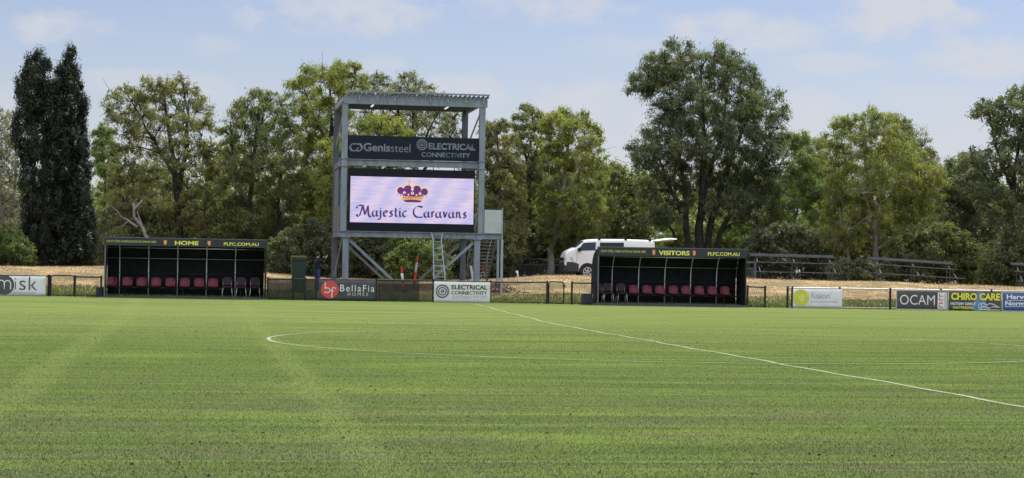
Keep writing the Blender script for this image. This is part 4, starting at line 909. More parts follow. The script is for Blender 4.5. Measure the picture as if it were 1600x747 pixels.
# ------------------------------------------------------------------ person
def person():
    y = 83.5; g = G(495, y); t = thing('person', 'person in dark navy jumper and blue jeans with both arms raised beside the bin', 'person', g)
    V = [(0,0,.93),(0,0,1.10),(0,0,1.27),(0.01,0,1.38),(0.025,0,1.45),(0.045,0,1.53),(0.04,0,1.60)]; Rr = [(.15,.12),(.145,.11),(.165,.115),(.10,.08),(.052,.055),(.082,.098),(.062,.075)]
    Ed = [(0,1),(1,2),(2,3),(3,4),(4,5),(5,6)]
    def add(p, r, frm): V.append(p); Rr.append((r, r) if not isinstance(r, tuple) else r); Ed.append((frm, len(V)-1)); return len(V)-1
    for s in (-1, 1):
        h = add((0, s*.09, .87), .095, 0); th = add((.01, s*.10, .66), .078, h); k = add((.02, s*.105, .47), .058, th); ca = add((-.005, s*.105, .32), .055, k); an = add((-.02, s*.11, .09), .040, ca); add((.14, s*.12, .045), (.045, .032), an)
        sh = add((0, s*.175, 1.335), .062, 2); el = add((.20, s*.215, 1.20), .046, sh); wr = add((.35, s*.12, 1.42), .030, el); pa = add((.385, s*.10, 1.475), (.036, .022), wr)
        for i, (dy, L) in enumerate(((-.028, .055), (-.010, .068), (.010, .063), (.028, .048))):
            f1 = add((.40, s*.10+dy, 1.50), .0095, pa); f2 = add((.405+.4*L, s*.10+dy, 1.50+.6*L), .009, f1); add((.40+.2*L, s*.10+dy, 1.50+1.05*L), .008, f2)
        t1 = add((.372, s*.10-s*.035, 1.475), .011, wr); add((.385, s*.10-s*.05, 1.505), .010, t1)
    add((.135, 0, 1.535), (.016, .012), 5)
    me = bpy.data.meshes.new('body'); me.from_pydata([(-x if False else x, yy, z) for x, yy, z in V], Ed, []); o = bpy.data.objects.new('tmp', me); COL.objects.link(o)
    sk = o.modifiers.new('s', 'SKIN'); sk.use_smooth_shade = True
    for i, d in enumerate(me.skin_vertices[0].data): d.radius = Rr[i]; d.use_root = (i == 0)
    ss = o.modifiers.new('u', 'SUBSURF'); ss.levels = 1; ss.render_levels = 1
    dg = bpy.context.evaluated_depsgraph_get(); m2 = bpy.data.meshes.new_from_object(o.evaluated_get(dg)); bpy.data.objects.remove(o)
    m2.name = 'body'; m2.materials.clear()
    for m in (JUMPER, JEANS, RUBBER, SKIN): m2.materials.append(m)
    for p in m2.polygons:
        c = p.center
        p.material_index = 2 if c.z < .085 else 1 if c.z < .93 else 3 if (c.z > 1.425 and (abs(c.y) < .06 or c.x > .33)) else 0; p.use_smooth = True
    rot = Matrix.Rotation(R(28), 4, 'Z'); m2.transform(Matrix.Translation(g) @ rot)
    b = link('body', m2, None, t)
    hb = bmesh.new(); bmesh.ops.create_uvsphere(hb, u_segments=16, v_segments=10, radius=1)
    for v in hb.verts: v.co = Vector((v.co.x*.105+.022, v.co.y*.092, v.co.z*.115+1.575))
    bmesh.ops.delete(hb, geom=[v for v in hb.verts if v.co.z < 1.50 or (v.co.x > .075 and v.co.z < 1.60)], context='VERTS')
    hm = bpy.data.meshes.new('hair'); hb.to_mesh(hm); hb.free(); hm.transform(Matrix.Translation(g) @ rot); link('hair', hm, HAIR, t)
    for s in (-1, 1):
        e = bmesh.new(); bmesh.ops.create_uvsphere(e, u_segments=8, v_segments=6, radius=.012); mm = bpy.data.meshes.new('eye'); e.to_mesh(mm); e.free()
        mm.transform(Matrix.Translation(g) @ rot @ Matrix.Translation((.122, s*.034, 1.555))); link('eye', mm, BLACK, t)
    ph = MB().box(.375, .387, -.075, .075, 1.50, 1.575, .004); pm_ = ph.build('phone', BLACK); pm_.data.transform(Matrix.Translation(g) @ rot); tag(pm_, 'dark phone held up in both hands of the person by the bin', 'phone')
person()
# ------------------------------------------------------------------ white van
def van():
    Y = 98.5; zg = 1.236; X0 = P(881.6, 405, Y-0.6).x; t = thing('van', 'white delivery van parked behind the visitors dugout with its tailgate raised', 'van', (X0+2.3, Y, zg))
    W = lambda x, y, z: (X0+x, Y+y, zg+z)
    top = np.array([(0, .86), (.04, 1.12), (.12, 1.28), (.27, 1.40), (.53, 1.50), (1.01, 1.87), (1.24, 1.935), (1.7, 1.97), (3.0, 1.985), (4.3, 1.965), (4.58, 1.93), (4.63, 1.86)])
    bot = np.array([(0, .40), (.1, .33), (.5, .30), (4.4, .30), (4.63, .36)])
    def hw(x, z):
        f = 0.80+0.20*math.sqrt(min(1, x/0.55)); f *= 1 if x < 4.3 else 1-0.04*((x-4.3)/0.33)**2
        return 0.845*f*(1-0.085*max(0, (z-0.95)/1.03)**1.7-(0.03 if z < 0.5 else 0))
    xs = np.unique(np.concatenate([np.linspace(0, .6, 13), np.linspace(.6, 1.4, 11), np.linspace(1.4, 4.63, 18)]))
    bm = bmesh.new(); rings = []
    for x in xs:
        zt, zb = np.interp(x, top[:, 0], top[:, 1]), np.interp(x, bot[:, 0], bot[:, 1]); r = 0.09; side = []
        zz = np.concatenate([np.linspace(zb, zt-r, 9)]); side = [(-hw(x, z), z) for z in zz]; h = hw(x, zt-r)
        side += [(-h+r*0.25, zt-r*0.45), (-h+r*0.8, zt-r*0.1), (-h*0.5, zt+0.012), (0, zt+0.018)]
        ring = side+[(-a, b) for a, b in side[-2::-1]]
        rings.append([bm.verts.new(W(x, a, b)) for a, b in ring])
    n = len(rings[0])
    for a, b in zip(rings, rings[1:]):
        for k in range(n): f = bm.faces.new((a[k], a[(k+1) % n], b[(k+1) % n], b[k])); f.smooth = True
    bm.faces.new(rings[0]); bm.faces.new(rings[-1]); bmesh.ops.recalc_face_normals(bm, faces=bm.faces)
    me = bpy.data.meshes.new('body'); bm.to_mesh(me); bm.free(); body = link('body', me, WHITE_PAINT, t)
    def side_patch(name, pts, m, off=0.006, parent=t, th=0.004):
        bm = bmesh.new(); pts = [(x, z) for x, z in pts]; a = [bm.verts.new(W(x, -hw(x, z)-off, z)) for x, z in pts]; b = [bm.verts.new(W(x, -hw(x, z)-off+th, z)) for x, z in pts]
        bm.faces.new(a); bm.faces.new(b[::-1])
        for i in range(len(a)): bm.faces.new((a[i], b[i], b[(i+1) % len(a)], a[(i+1) % len(a)]))
        bmesh.ops.recalc_face_normals(bm, faces=bm.faces); me = bpy.data.meshes.new(name); bm.to_mesh(me); bm.free(); return link(name, me, m, parent)
    side_patch('window', [(.64, 1.36), (.93, 1.77), (1.58, 1.81), (1.56, 1.40)], GLASS)
    side_patch('side_window', [(1.78, 1.42), (1.78, 1.80), (3.02, 1.82), (3.02, 1.42)], mat('dark_interior', (0.015, 0.015, 0.018), 0.6))
    d = MB()
    for x in (0.60, 1.68): d.box(X0+x, X0+x+0.012, Y-hw(x, 1.0)-0.003, Y-hw(x, 1.0)+0.01, zg+0.48, zg+1.30)
    d.build('door_gap', BUMPER, t)
    MB().box(X0+1.48, X0+1.60, Y-hw(1.5, 1.2)-0.03, Y-hw(1.5, 1.2)-0.004, zg+1.17, zg+1.21, 0.008).build('door_handle', WHITE_PAINT, t)
    # wrap-round bumper: follows the nose a little proud of it
    bm = bmesh.new(); pr = []
    cx_ = [(0.70, -1), (0.5, -1), (0.3, -1), (0.12, -1), (0.0, -1), (-0.05, -0.7), (-0.06, 0), (-0.05, 0.7), (0.0, 1), (0.12, 1), (0.3, 1), (0.5, 1), (0.70, 1)]
    for x, s in cx_:
        h = hw(max(x, 0.0), 0.6)+0.022; col = []
        for z, e in ((.26, -0.05), (.34, 0), (.58, 0.0), (.80-.35*max(0, x-.42), -0.012)): col.append(bm.verts.new(W(x-e*0.5+0.10*(abs(z-.55) if x < .05 else 0), s*(h+e), z)))
        pr.append(col)
    for a, b in zip(pr, pr[1:]):
        for j in range(3): bm.faces.new((a[j], b[j], b[j+1], a[j+1]))
    bmesh.ops.recalc_face_normals(bm, faces=bm.faces); bmesh.ops.solidify(bm, geom=bm.faces[:], thickness=0.03); me = bpy.data.meshes.new('bumper'); bm.to_mesh(me); bm.free(); link('bumper', me, BUMPER, t)
    side_patch('headlight', [(.03, .86), (.02, 1.02), (.36, 1.06), (.42, .88)], LAMP, 0.01)
    side_patch('grille', [(.0, .80), (.005, .85), (.42, .86), (.44, .81)], BLACK, 0.008)
    bm = MB(); bm.bar(W(-0.012, -0.5, .93), W(-0.012, 0.5, .93), 0.03, 0.16); bm.build('grille', BLACK, t)
    # windscreen follows the slope of the nose
    bm = bmesh.new(); q = [(.56, 1.535), (.99, 1.865)]; vs = []
    for x, z in q: vs += [bm.verts.new(W(x-0.012, s*(hw(x, z)-0.10), z+0.012)) for s in (-1, 1)]
    bm.faces.new((vs[0], vs[1], vs[3], vs[2])); bmesh.ops.solidify(bm, geom=bm.faces[:], thickness=0.006); me = bpy.data.meshes.new('windscreen'); bm.to_mesh(me); bm.free(); link('windscreen', me, GLASS, t)
    m = MB(); h = hw(.75, 1.35); m.box(X0+.62, X0+.80, Y-h-0.24, Y-h-0.07, zg+1.32, zg+1.52, 0.03).bar(W(.78, -h+0.01, 1.36), W(.72, -h-0.1, 1.40), 0.05); m.build('mirror', BLACK, t)
    for x in (1.16, 3.75):
        for s in (-1, 1):
            h = hw(x, .5); yo = Y+s*(h-0.10)
            if s < 0:
                MB().arc(X0+x, zg+0.33, 0.0, 0.43, -12, 192, Y-h-0.004, Y-h+0.02, 28).build('wheel_arch', BLACK, t)
            w = MB().tube([(X0+x, yo-0.10*1, zg+0.32), (X0+x, yo+0.10, zg+0.32)], 0.32, 32).build('wheel', RUBBER, t)
            if s < 0:
                yy = yo-0.105; r = MB().disc(X0+x, zg+0.32, 0.235, yy-0.010, yy, 30, 0.195).disc(X0+x, zg+0.32, 0.055, yy-0.014, yy-0.001, 14)
                for k in range(6):
                    a = R(60*k+20); r.bar((X0+x+0.04*math.cos(a), yy-0.008, zg+0.32+0.04*math.sin(a)), (X0+x+0.20*math.cos(a), yy-0.006, zg+0.32+0.20*math.sin(a)), 0.012, 0.075, up=(0, 1, 0)) if False else r.prism([(X0+x+0.045*math.cos(a-0.6), zg+0.32+0.045*math.sin(a-0.6)), (X0+x+0.2*math.cos(a-0.17), zg+0.32+0.2*math.sin(a-0.17)), (X0+x+0.2*math.cos(a+0.17), zg+0.32+0.2*math.sin(a+0.17)), (X0+x+0.045*math.cos(a+0.6), zg+0.32+0.045*math.sin(a+0.6))], yy-0.012, yy-0.002)
                r.build('rim', ALLOY, w)
    for x in (1.76, 3.13, 4.38):
        b = MB(); zt = np.interp(x, top[:, 0], top[:, 1]); b.box(X0+x-0.03, X0+x+0.03, Y-0.80, Y+0.80, zg+zt+0.075, zg+zt+0.11)
        for s in (-1, 1): b.box(X0+x-0.06, X0+x+0.06, Y+s*0.74-0.05, Y+s*0.74+0.05, zg+zt-0.05, zg+zt+0.075, 0.01)
        b.build('roof_bar', BLACK, t)
    g = MB(); bm = g.bm; sec = [(4.55, 1.93, 0.06, .70), (4.9, 1.965, 0.10, .72), (5.5, 2.04, 0.13, .70), (5.82, 2.05, 0.05, .62)]; rg = []
    for x, z, th, h in sec: rg.append([bm.verts.new(W(x, a*h, z+b*th)) for a, b in ((-1, 0), (-0.9, .5), (0.9, .5), (1, 0), (0.9, -.5), (-0.9, -.5))])
    for a, b in zip(rg, rg[1:]):
        for k in range(6): bm.faces.new((a[k], a[(k+1) % 6], b[(k+1) % 6], b[k]))
    bm.faces.new(rg[0]); bm.faces.new(rg[-1]); tg = g.build('tailgate', WHITE_PAINT, t)
    MB().bar(W(5.0, -0.5, 1.915), W(5.6, -0.5, 1.975), 0.5, 0.02).build('tailgate_lining', mat('tan_lining', (0.45, 0.26, 0.14), 0.8), tg)
    for s in (-1, 1): MB().tube([W(4.60, s*.70, 1.45), W(5.05, s*.66, 1.93)], 0.014, 6).build('gas_strut', BLACK, t)
van()
# ------------------------------------------------------------------ bleachers on the bank
def bleacher(label, rows, Y0, legs, base):
    """rows: (left px, left py, right px, right py) from the lowest plank to the highest"""
    a = P(rows[0][0], rows[0][1], Y0); t = thing('bleacher', label, 'bleacher', (a.x+2, Y0, float(gz(a.x+2, Y0))), 'spectator benches on the bank')
    lines = []
    for i, (ax, ay, bx_, by) in enumerate(rows):
        y = Y0+0.62*i; a, b = P(ax, ay, y), P(bx_, by, y); lines.append((a, b))
        MB().bar(a+Vector((0, 0.02, 0)), b+Vector((0, 0.02, 0)), 0.26, 0.035).build('seat_plank', PLANK, t)
        if i == len(rows)-1: MB().bar(a+Vector((0, 0.17, 0.07)), b+Vector((0, 0.17, 0.07)), 0.03, 0.09).build('back_plank', PLANK, t)
    for f in legs:
        m = MB(); ends = []
        for a, b in lines:
            p = a.lerp(b, f); g = float(gz(p.x, p.y)); m.bar((p.x, p.y, g-0.1), (p.x, p.y, p.z-0.025), 0.04, 0.04); ends.append(p)
        m.bar(ends[0]-Vector((0, 0, 0.04)), ends[-1]-Vector((0, 0, 0.04)), 0.03, 0.03); m.build('leg_frame', mat('rusty_dark_frame', (0.05, 0.05, 0.055), 0.7), t)
bleacher('three-tier grey bleacher bench on the bank just right of the visitors dugout', [(1178.5, 424.3, 1316, 427.0), (1168.5, 409.0, 1306, 412.2), (1172.5, 399.2, 1303.5, 402.8)], 91.0, (0.07, 0.5, 0.93), 0)
bleacher('three-tier grey bleacher bench sagging to the right, in the middle of the right bank', [(1366, 426.5, 1507, 435.2), (1361, 412.3, 1495, 421.0), (1357.5, 404.5, 1490, 413.0)], 91.5, (0.08, 0.5, 0.92), 0)
bleacher('grey bleacher bench cut by the right edge of the photo', [(1590, 447-8, 1720, 446), (1586, 424, 1712, 431), (1581, 413.5, 1706, 420.5)], 92.0, (0.06, 0.5, 0.92), 0)
# ------------------------------------------------------------------ boundary fence behind the bank
def boundary():
    y = 101.5; x0, x1 = P(775, 410, y).x, P(1180, 410, y).x; g = lambda x: float(gz(x, y)); t = thing('boundary_fence', 'low rusty wire boundary fence with two rails behind the white van', 'fence', (0.5*(x0+x1), y, g(0.5*(x0+x1))))
    zt, zm = P(850, 405, y).z, P(850, 414, y).z
    n = 6
    for k in range(n): x = x0+(x1-x0)*k/(n-1); MB().box(x-0.03, x+0.03, y-0.03, y+0.03, g(x)-0.1, zt+0.05).build('post', STEEL_DARK, t)
    for z in (zt, zm): MB().tube([(x0, y, z), (x1, y, z)], 0.022, 6).build('rail', STEEL_DARK, t)
    link('chain_wire', chain_wire(x0, x1, lambda x: g(x)+0.03, lambda x: zm, y+0.03, 0.06, 0.003), STEEL_DARK, t)
boundary()
# ------------------------------------------------------------------ trees and shrubs
LM = {
 'cypress': leaf_mat('cypress_leaf', [(0.011, 0.018, 0.013), (0.022, 0.032, 0.020), (0.042, 0.056, 0.028)], 0.22, 0.03),
 'olive': leaf_mat('olive_leaf', [(0.068, 0.089, 0.048), (0.124, 0.142, 0.063), (0.202, 0.202, 0.084)], 0.44),
 'gold': leaf_mat('gold_leaf', [(0.084, 0.107, 0.041), (0.160, 0.179, 0.051), (0.272, 0.265, 0.076)], 0.46),
 'brown': leaf_mat('brown_olive_leaf', [(0.081, 0.094, 0.053), (0.142, 0.146, 0.070), (0.240, 0.212, 0.099)], 0.44),
 'dark': leaf_mat('dark_gum_leaf', [(0.052, 0.073, 0.052), (0.104, 0.124, 0.073), (0.204, 0.204, 0.097)], 0.38),
 'grey': leaf_mat('grey_green_leaf', [(0.101, 0.119, 0.086), (0.157, 0.172, 0.113), (0.240, 0.235, 0.150)], 0.40),
 'lime': leaf_mat('lime_leaf', [(0.076, 0.111, 0.045), (0.136, 0.179, 0.061), (0.221, 0.253, 0.084)], 0.46),
 'shade': leaf_mat('shade_shrub_leaf', [(0.061, 0.079, 0.056), (0.109, 0.125, 0.077), (0.198, 0.204, 0.109)], 0.40),
}
def inside(poly, pts):
    poly = np.asarray(poly, float); x, y = pts[:, 0], pts[:, 1]; c = np.zeros(len(pts), bool); n = len(poly)
    for i in range(n):
        (x0, y0), (x1, y1) = poly[i], poly[(i+1) % n]
        if y0 == y1: continue
        k = ((y0 > y) != (y1 > y)) & (x < (x1-x0)*(y-y0)/(y1-y0)+x0); c ^= k
    return c
def edge_dist(poly, pts):
    poly = np.asarray(poly, float); d = np.full(len(pts), 1e9); n = len(poly)
    for i in range(n):
        a, b = poly[i], poly[(i+1) % n]; ab = b-a; t = np.clip(((pts-a)@ab)/max(ab@ab, 1e-9), 0, 1); d = np.minimum(d, np.linalg.norm(pts-(a+t[:, None]*ab), axis=1))
    return d
def leaves_mesh(Cn, Rn, n, L, W, hang, seed, dome=0.15, flat=0.95):
    """leaf blades spread through clumps (centre Cn, radius Rn), more of them near each clump's skin"""
    g = np.random.default_rng(seed); w = (Rn**2); k = g.choice(len(Rn), n, p=w/w.sum())
    d = g.normal(size=(n, 3)); d /= np.linalg.norm(d, axis=1)[:, None]
    low = d[:, 2] < -dome; d[low, 2] *= 0.35+0.65*g.random(low.sum())
    r = Rn[k]*np.minimum(1.45, np.abs(g.normal(0.66, 0.34, n))); p = Cn[k]+d*r[:, None]*np.array([1, 1, flat])
    p += g.normal(size=(n, 3))*0.04
    nr = d*0.9+np.array([0, 0, 0.35])+g.normal(0, 0.42, (n, 3)); nr /= np.linalg.norm(nr, axis=1)[:, None]      # blades face out of their cluster
    ax = np.stack([g.normal(0, 0.5, n), g.normal(0, 0.5, n), -hang+g.normal(0, 0.5, n)], 1)+d*0.35; ax -= nr*(ax*nr).sum(1)[:, None]; ax /= np.linalg.norm(ax, axis=1)[:, None]
    s = np.cross(ax, nr); s /= np.linalg.norm(s, axis=1)[:, None]
    size = g.uniform(0.65, 1.35, len(Rn))[k][:, None]
    ll = size*L*g.uniform(0.6, 1.4, n)[:, None]; ww = size*W*g.uniform(0.6, 1.4, n)[:, None]
    V = np.stack([p-ax*ll*0.5, p+s*ww*0.5-ax*ll*0.06, p+ax*ll*0.5, p-s*ww*0.5-ax*ll*0.06], 1)
    return V.reshape(-1, 3), np.arange(4*n).reshape(-1, 4)
def branch_mesh(trunks, Cn, Rn, seed, r0, twig=0.018, tips=None):
    """trunks: polylines of 3-D points with radii; then a limb from the skeleton to every clump"""
    g = np.random.default_rng(seed); V = []; F = []; nodes = []; rad = []
    def tube(pts, rr, n=6):
        pts = np.asarray(pts); b = len(V)
        for i, p in enumerate(pts):
            d = pts[min(i+1, len(pts)-1)]-pts[max(i-1, 0)]; d = d/(np.linalg.norm(d)+1e-9); ref = np.array([0, 1.0, 0]) if abs(d[1]) < 0.9 else np.array([1.0, 0, 0])
            sx = np.cross(d, ref); sx /= np.linalg.norm(sx); uy = np.cross(sx, d)
            for k in range(n): a = 2*np.pi*k/n; V.append(p+(sx*np.cos(a)+uy*np.sin(a))*rr[i])
        for i in range(len(pts)-1):
            for k in range(n): F.append((b+i*n+k, b+i*n+(k+1) % n, b+(i+1)*n+(k+1) % n, b+(i+1)*n+k))
    for pts, ra, rb in trunks:
        pts = np.asarray(pts, float); q = []
        for a, b in zip(pts, pts[1:]):
            m = max(2, int(np.linalg.norm(b-a)/0.6))
            for t in np.linspace(0, 1, m, endpoint=False): q.append(a+(b-a)*t)
        q.append(pts[-1]); q = np.array(q); q[1:-1] += g.normal(0, 0.03, (len(q)-2, 3)); rr = np.linspace(ra, rb, len(q)); rr[0] *= 1.35
        tube(q, rr, 8)
        for p, r in zip(q[len(q)//4:], rr[len(q)//4:]): nodes.append(p); rad.append(r)
    if not nodes: return V, F
    order = np.argsort([np.min(np.linalg.norm(np.array(nodes)-c, axis=1)) for c in Cn])
    for i in order:
        c = Cn[i]; N_ = np.array(nodes); d = np.linalg.norm(N_-c, axis=1)+2.0*np.maximum(0, N_[:, 2]-c[2]+0.3); j = int(np.argmin(d)); a = N_[j]; L = np.linalg.norm(c-a)
        if L < 0.25: continue
        m = max(3, int(L/0.45)); ts = np.linspace(0, 1, m+1); bow = np.array([0, 0, 0.12*L]); pts = np.array([a+(c-a)*t+bow*np.sin(np.pi*t)*(1 if c[2] > a[2] else -0.3) for t in ts]); pts[1:-1] += g.normal(0, 0.05*min(1, L/2), (m-1, 3))
        ra = min(rad[j]*0.75, 0.03+0.022*L); rr = np.linspace(ra, twig, m+1); tube(pts, rr, 5)
        for p, r in list(zip(pts, rr))[1:]: nodes.append(p); rad.append(r)
        for _ in range(3):
            e = c+g.normal(0, 0.6, 3)*Rn[i]; tube([pts[-2], 0.5*(pts[-2]+e)+g.normal(0, 0.05, 3), e], [twig, twig*0.7, twig*0.4], 4)
    if tips is not None:
        for c in tips:                                     # a twig out to every leaf cluster
            j = int(np.argmin(np.linalg.norm(Cn-c, axis=1))); a = Cn[j]; tube([a, 0.5*(a+c)+np.array([0, 0, 0.06*np.linalg.norm(c-a)]), c], [twig*1.1, twig*0.9, twig*0.5], 4)
    return V, F
SEED = [100]
def plant(name, label, cat, Y, poly, leaf, n, cr=(14, 22), trunks=(), bark=None, thick=None, gap=1.12, L=0.24, W=0.075, hang=0.8, group=None, flat=0.95, dome=0.15, base=None, tr=0.2, crown='crown', inset=0.75, twig=0.016, lobed=True):
    """poly and trunks are read off the photograph and set at distance Y; clumps fill the outline in depth too"""
    SEED[0] += 1; sd = SEED[0]; g = np.random.default_rng(sd); poly = np.asarray(poly, float)
    lo, hi = poly.min(0), poly.max(0); cand = lo+(hi-lo)*g.random((6000, 2)); cand = cand[inside(poly, cand)]; ed = edge_dist(poly, cand)
    rs = g.uniform(cr[0], cr[1], len(cand)); ok = ed > rs*inset; cand, rs, ed = cand[ok], rs[ok], ed[ok]; pick = []; 
    for i in range(len(cand)):
        if all((cand[i, 0]-cand[j, 0])**2+(cand[i, 1]-cand[j, 1])**2 > (gap*0.62*(rs[i]+rs[j])*0.5)**2*1.6 for j in pick): pick.append(i)
        if len(pick) > 260: break
    m = mpp(0.5*(lo[0]+hi[0]), 0.5*(lo[1]+hi[1]), Y); w = 0.5*(hi[0]-lo[0])*m; th = thick if thick is not None else min(w, 3.2)
    C_ = []; R_ = []
    for i in pick:
        dep = g.uniform(-1, 1)*th*min(1.0, 0.35+ed[i]*m/max(w, 0.3)); p = P(cand[i, 0], cand[i, 1], Y+dep); C_.append(p); R_.append(rs[i]*m)
    if not C_: C_ = [P(*poly.mean(0), Y)]; R_ = [cr[0]*m]
    C_ = np.array(C_); R_ = np.array(R_)
    bpx = base if base is not None else (trunks[0][0][0][0] if trunks else 0.5*(lo[0]+hi[0])); b = G(bpx, Y)
    t = thing(name, label, cat, b, group)
    SC, SR = C_, R_
    if lobed:
        SC, SR = [], []
        for c, r in zip(C_, R_):
            k = int(g.integers(9, 15)); v = g.normal(size=(k, 3)); v /= np.linalg.norm(v, axis=1)[:, None]; v[:, 2] = np.abs(v[:, 2])*g.choice([1, 1, 1, -0.55], k)
            q = g.uniform(0.55, 1.0, k)*r; SC.append(c+v*q[:, None]*np.array([1, 1, 0.9])); SR.append(r*g.uniform(0.26, 0.48, k))
        SC, SR = np.concatenate(SC), np.concatenate(SR)
    V, F = leaves_mesh(SC, SR, n, L, W, hang, sd, dome, flat); C_[:, 2] = np.maximum(C_[:, 2], b.z+0.15)
    V[:, 2] = np.maximum(V[:, 2], gz(V[:, 0], V[:, 1])+0.01)
    link(crown, npmesh(crown, V, F), LM[leaf], t)
    T = []
    for k, (pts, ra, rb) in enumerate(trunks):
        q = [np.array(P(a, c, Y+(0.12*j*(1 if k % 2 else -1)))) for j, (a, c) in enumerate(pts)]
        if pts[0][1] > 370: q[0][2] = float(gz(q[0][0], q[0][1]))-0.2
        T.append((q, ra, rb))
    if not T:
        for k in range(3):
            x = b.x+g.normal(0, 0.25*w); T.append(([np.array([x, Y+g.normal(0, .3), float(gz(x, Y))-0.1]), np.array([x+g.normal(0, .2), Y, 0.4*(C_[:, 2].max()-b.z)+b.z])], 0.05, 0.03))
    V, F = branch_mesh(T, C_, R_, sd, tr, twig, SC if lobed else None); nm = 'trunk' if (trunks or cat == 'tree') else 'stems'; link(nm, npmesh(nm, V, F, True), bark or BARK, t)
    return t
GT = 'eucalypt trees behind the bank'; GS = 'shrubs along the back of the bank'
# cypresses
plant('cypress_tree', 'tall dark cypress at the far left, broader of the joined pair', 'tree', 96.5, [(62,74),(70,78),(80,98),(88,128),(98,160),(104,220),(112,300),(114,416),(38,416),(35,380),(32,300),(29,250),(24,222),(20,196),(30,165),(21,128),(36,110),(48,92)], 'cypress', 46000, (5, 11), [([(72,416),(70,300),(66,150)],.28,.05)], BARK_DARK, 1.5, 1.05, 0.22, 0.045, -0.7, 'cypress pair at the left', 1.7, 1.0, inset=0.1, lobed=False)
plant('cypress_tree', 'slender dark cypress with wispy pointed top, right one of the joined pair', 'tree', 97.6, [(108,64),(113,72),(118,98),(126,125),(132,158),(134,220),(141,300),(149,350),(148,416),(86,416),(80,300),(78,220),(82,165),(87,112),(98,96),(103,82)], 'cypress', 46000, (4, 10), [([(120,416),(116,300),(108,110)],.26,.04)], BARK_DARK, 1.4, 1.05, 0.22, 0.045, -0.7, 'cypress pair at the left', 1.7, 1.0, inset=0.1, lobed=False)
plant('bare_tree', 'thin grey half-bare tree at the left edge behind the cypress', 'tree', 104, [(-60,170),(-20,150),(5,165),(20,160),(33,185),(37,240),(40,330),(36,372),(-60,380)], 'grey', 7500, (11, 18), [([(8,416),(6,340),(-8,260),(-14,200)],.16,.04),([(8,400),(20,330),(26,260),(22,190)],.10,.03)], BARK_PALE, 2.0, 0.8, 0.20, 0.06, 0.5, GT, twig=0.022)
plant('shrub', 'bright olive feathery shrub at the far left in front of the cypress', 'shrub', 94.0, [(-50,362),(-10,352),(28,360),(48,380),(60,418),(-50,420)], 'lime', 12000, (8, 13), (), None, 1.4, 0.8, 0.17, 0.04, -0.6, GS, inset=0.55)
plant('gum_tree', 'pale green slender young tree between the cypress and the brown gum', 'tree', 112, [(140,198),(158,188),(176,200),(190,235),(192,320),(185,385),(146,400),(150,300),(140,240)], 'lime', 19764, (11, 27), [([(165,410),(166,300),(160,215)],.12,.03)], BARK, 1.8, 0.99, 0.19, 0.043, 0.7, GT)
# left gums
plant('gum_tree', 'brownish open-crowned gum with forked dark trunk behind the home dugout', 'tree', 104, [(154,168),(165,146),(183,130),(204,131),(222,119),(258,112),(296,116),(310,145),(326,163),(340,190),(348,235),(352,300),(350,395),(300,400),(250,395),(165,405),(163,300),(176,228),(160,200)], 'brown', 39528, (14, 33), [([(281,416),(280,360),(276,300),(272,260),(262,190),(255,140)],.24,.05),([(278,300),(290,240),(294,180),(286,130)],.15,.04),([(276,280),(240,220),(200,150)],.10,.03)], BARK_DARK, 3.0, 1.02, 0.21, 0.043, 0.75, GT)
plant('gum_tree', 'olive bushy gum left of the domed gum, above the right half of the home dugout', 'tree', 103, [(342,185),(365,160),(388,143),(412,130),(426,124),(434,145),(455,150),(472,200),(474,300),(462,412),(345,410),(338,300),(342,230)], 'olive', 39528, (14, 32), [([(385,416),(388,330),(396,240),(405,165)],.18,.04),([(387,340),(365,260),(360,190)],.11,.03),([(430,416),(436,320),(440,220)],.14,.04)], BARK_DARK, 2.8, 0.94, 0.21, 0.043, 0.75, GT)
plant('gum_tree', 'golden-green domed gum left of the tower, tallest of the left trees', 'tree', 107, [(450,132),(470,106),(495,93),(520,89),(552,96),(570,108),(580,135),(570,158),(562,190),(545,232),(535,300),(528,415),(455,415),(448,300),(455,230),(448,180)], 'gold', 49410, (16, 35), [([(512,420),(514,330),(516,240),(518,180)],.26,.09),([(516,235),(490,180),(475,140)],.12,.03),([(517,215),(540,170),(552,130)],.12,.03),([(518,190),(515,130)],.09,.03)], BARK_DARK, 3.2, 0.99, 0.20, 0.047, 0.7, GT)
plant('gum_tree', 'sparse grey-green gum with thin dark limbs against sky, seen above the tower', 'tree', 112, [(560,122),(588,110),(615,116),(640,110),(662,112),(682,135),(702,148),(722,175),(728,218),(715,250),(560,250),(556,180)], 'grey', 13999, (11, 28), [([(655,425),(655,330),(650,255),(632,200),(612,150)],.20,.04),([(652,260),(668,205),(690,165)],.12,.03),([(653,280),(690,230),(712,200)],.10,.03),([(650,250),(645,180),(650,130)],.09,.03)], BARK_DARK, 2.2, 1.04, 0.23, 0.050, 0.6, GT, twig=0.022)
plant('gum_tree', 'yellow-green bushy tree seen through the tower, below the sparse gum', 'tree', 99, [(548,192),(578,175),(618,172),(640,180),(652,215),(655,300),(690,330),(720,380),(560,390),(505,380),(490,300),(488,235),(505,212),(540,208)], 'gold', 36234, (14, 32), [([(600,430),(598,340),(594,250),(590,200)],.16,.04),([(600,380),(560,300),(520,240)],.1,.03)], BARK_DARK, 2.6, 0.88, 0.19, 0.050, 0.6, GT)
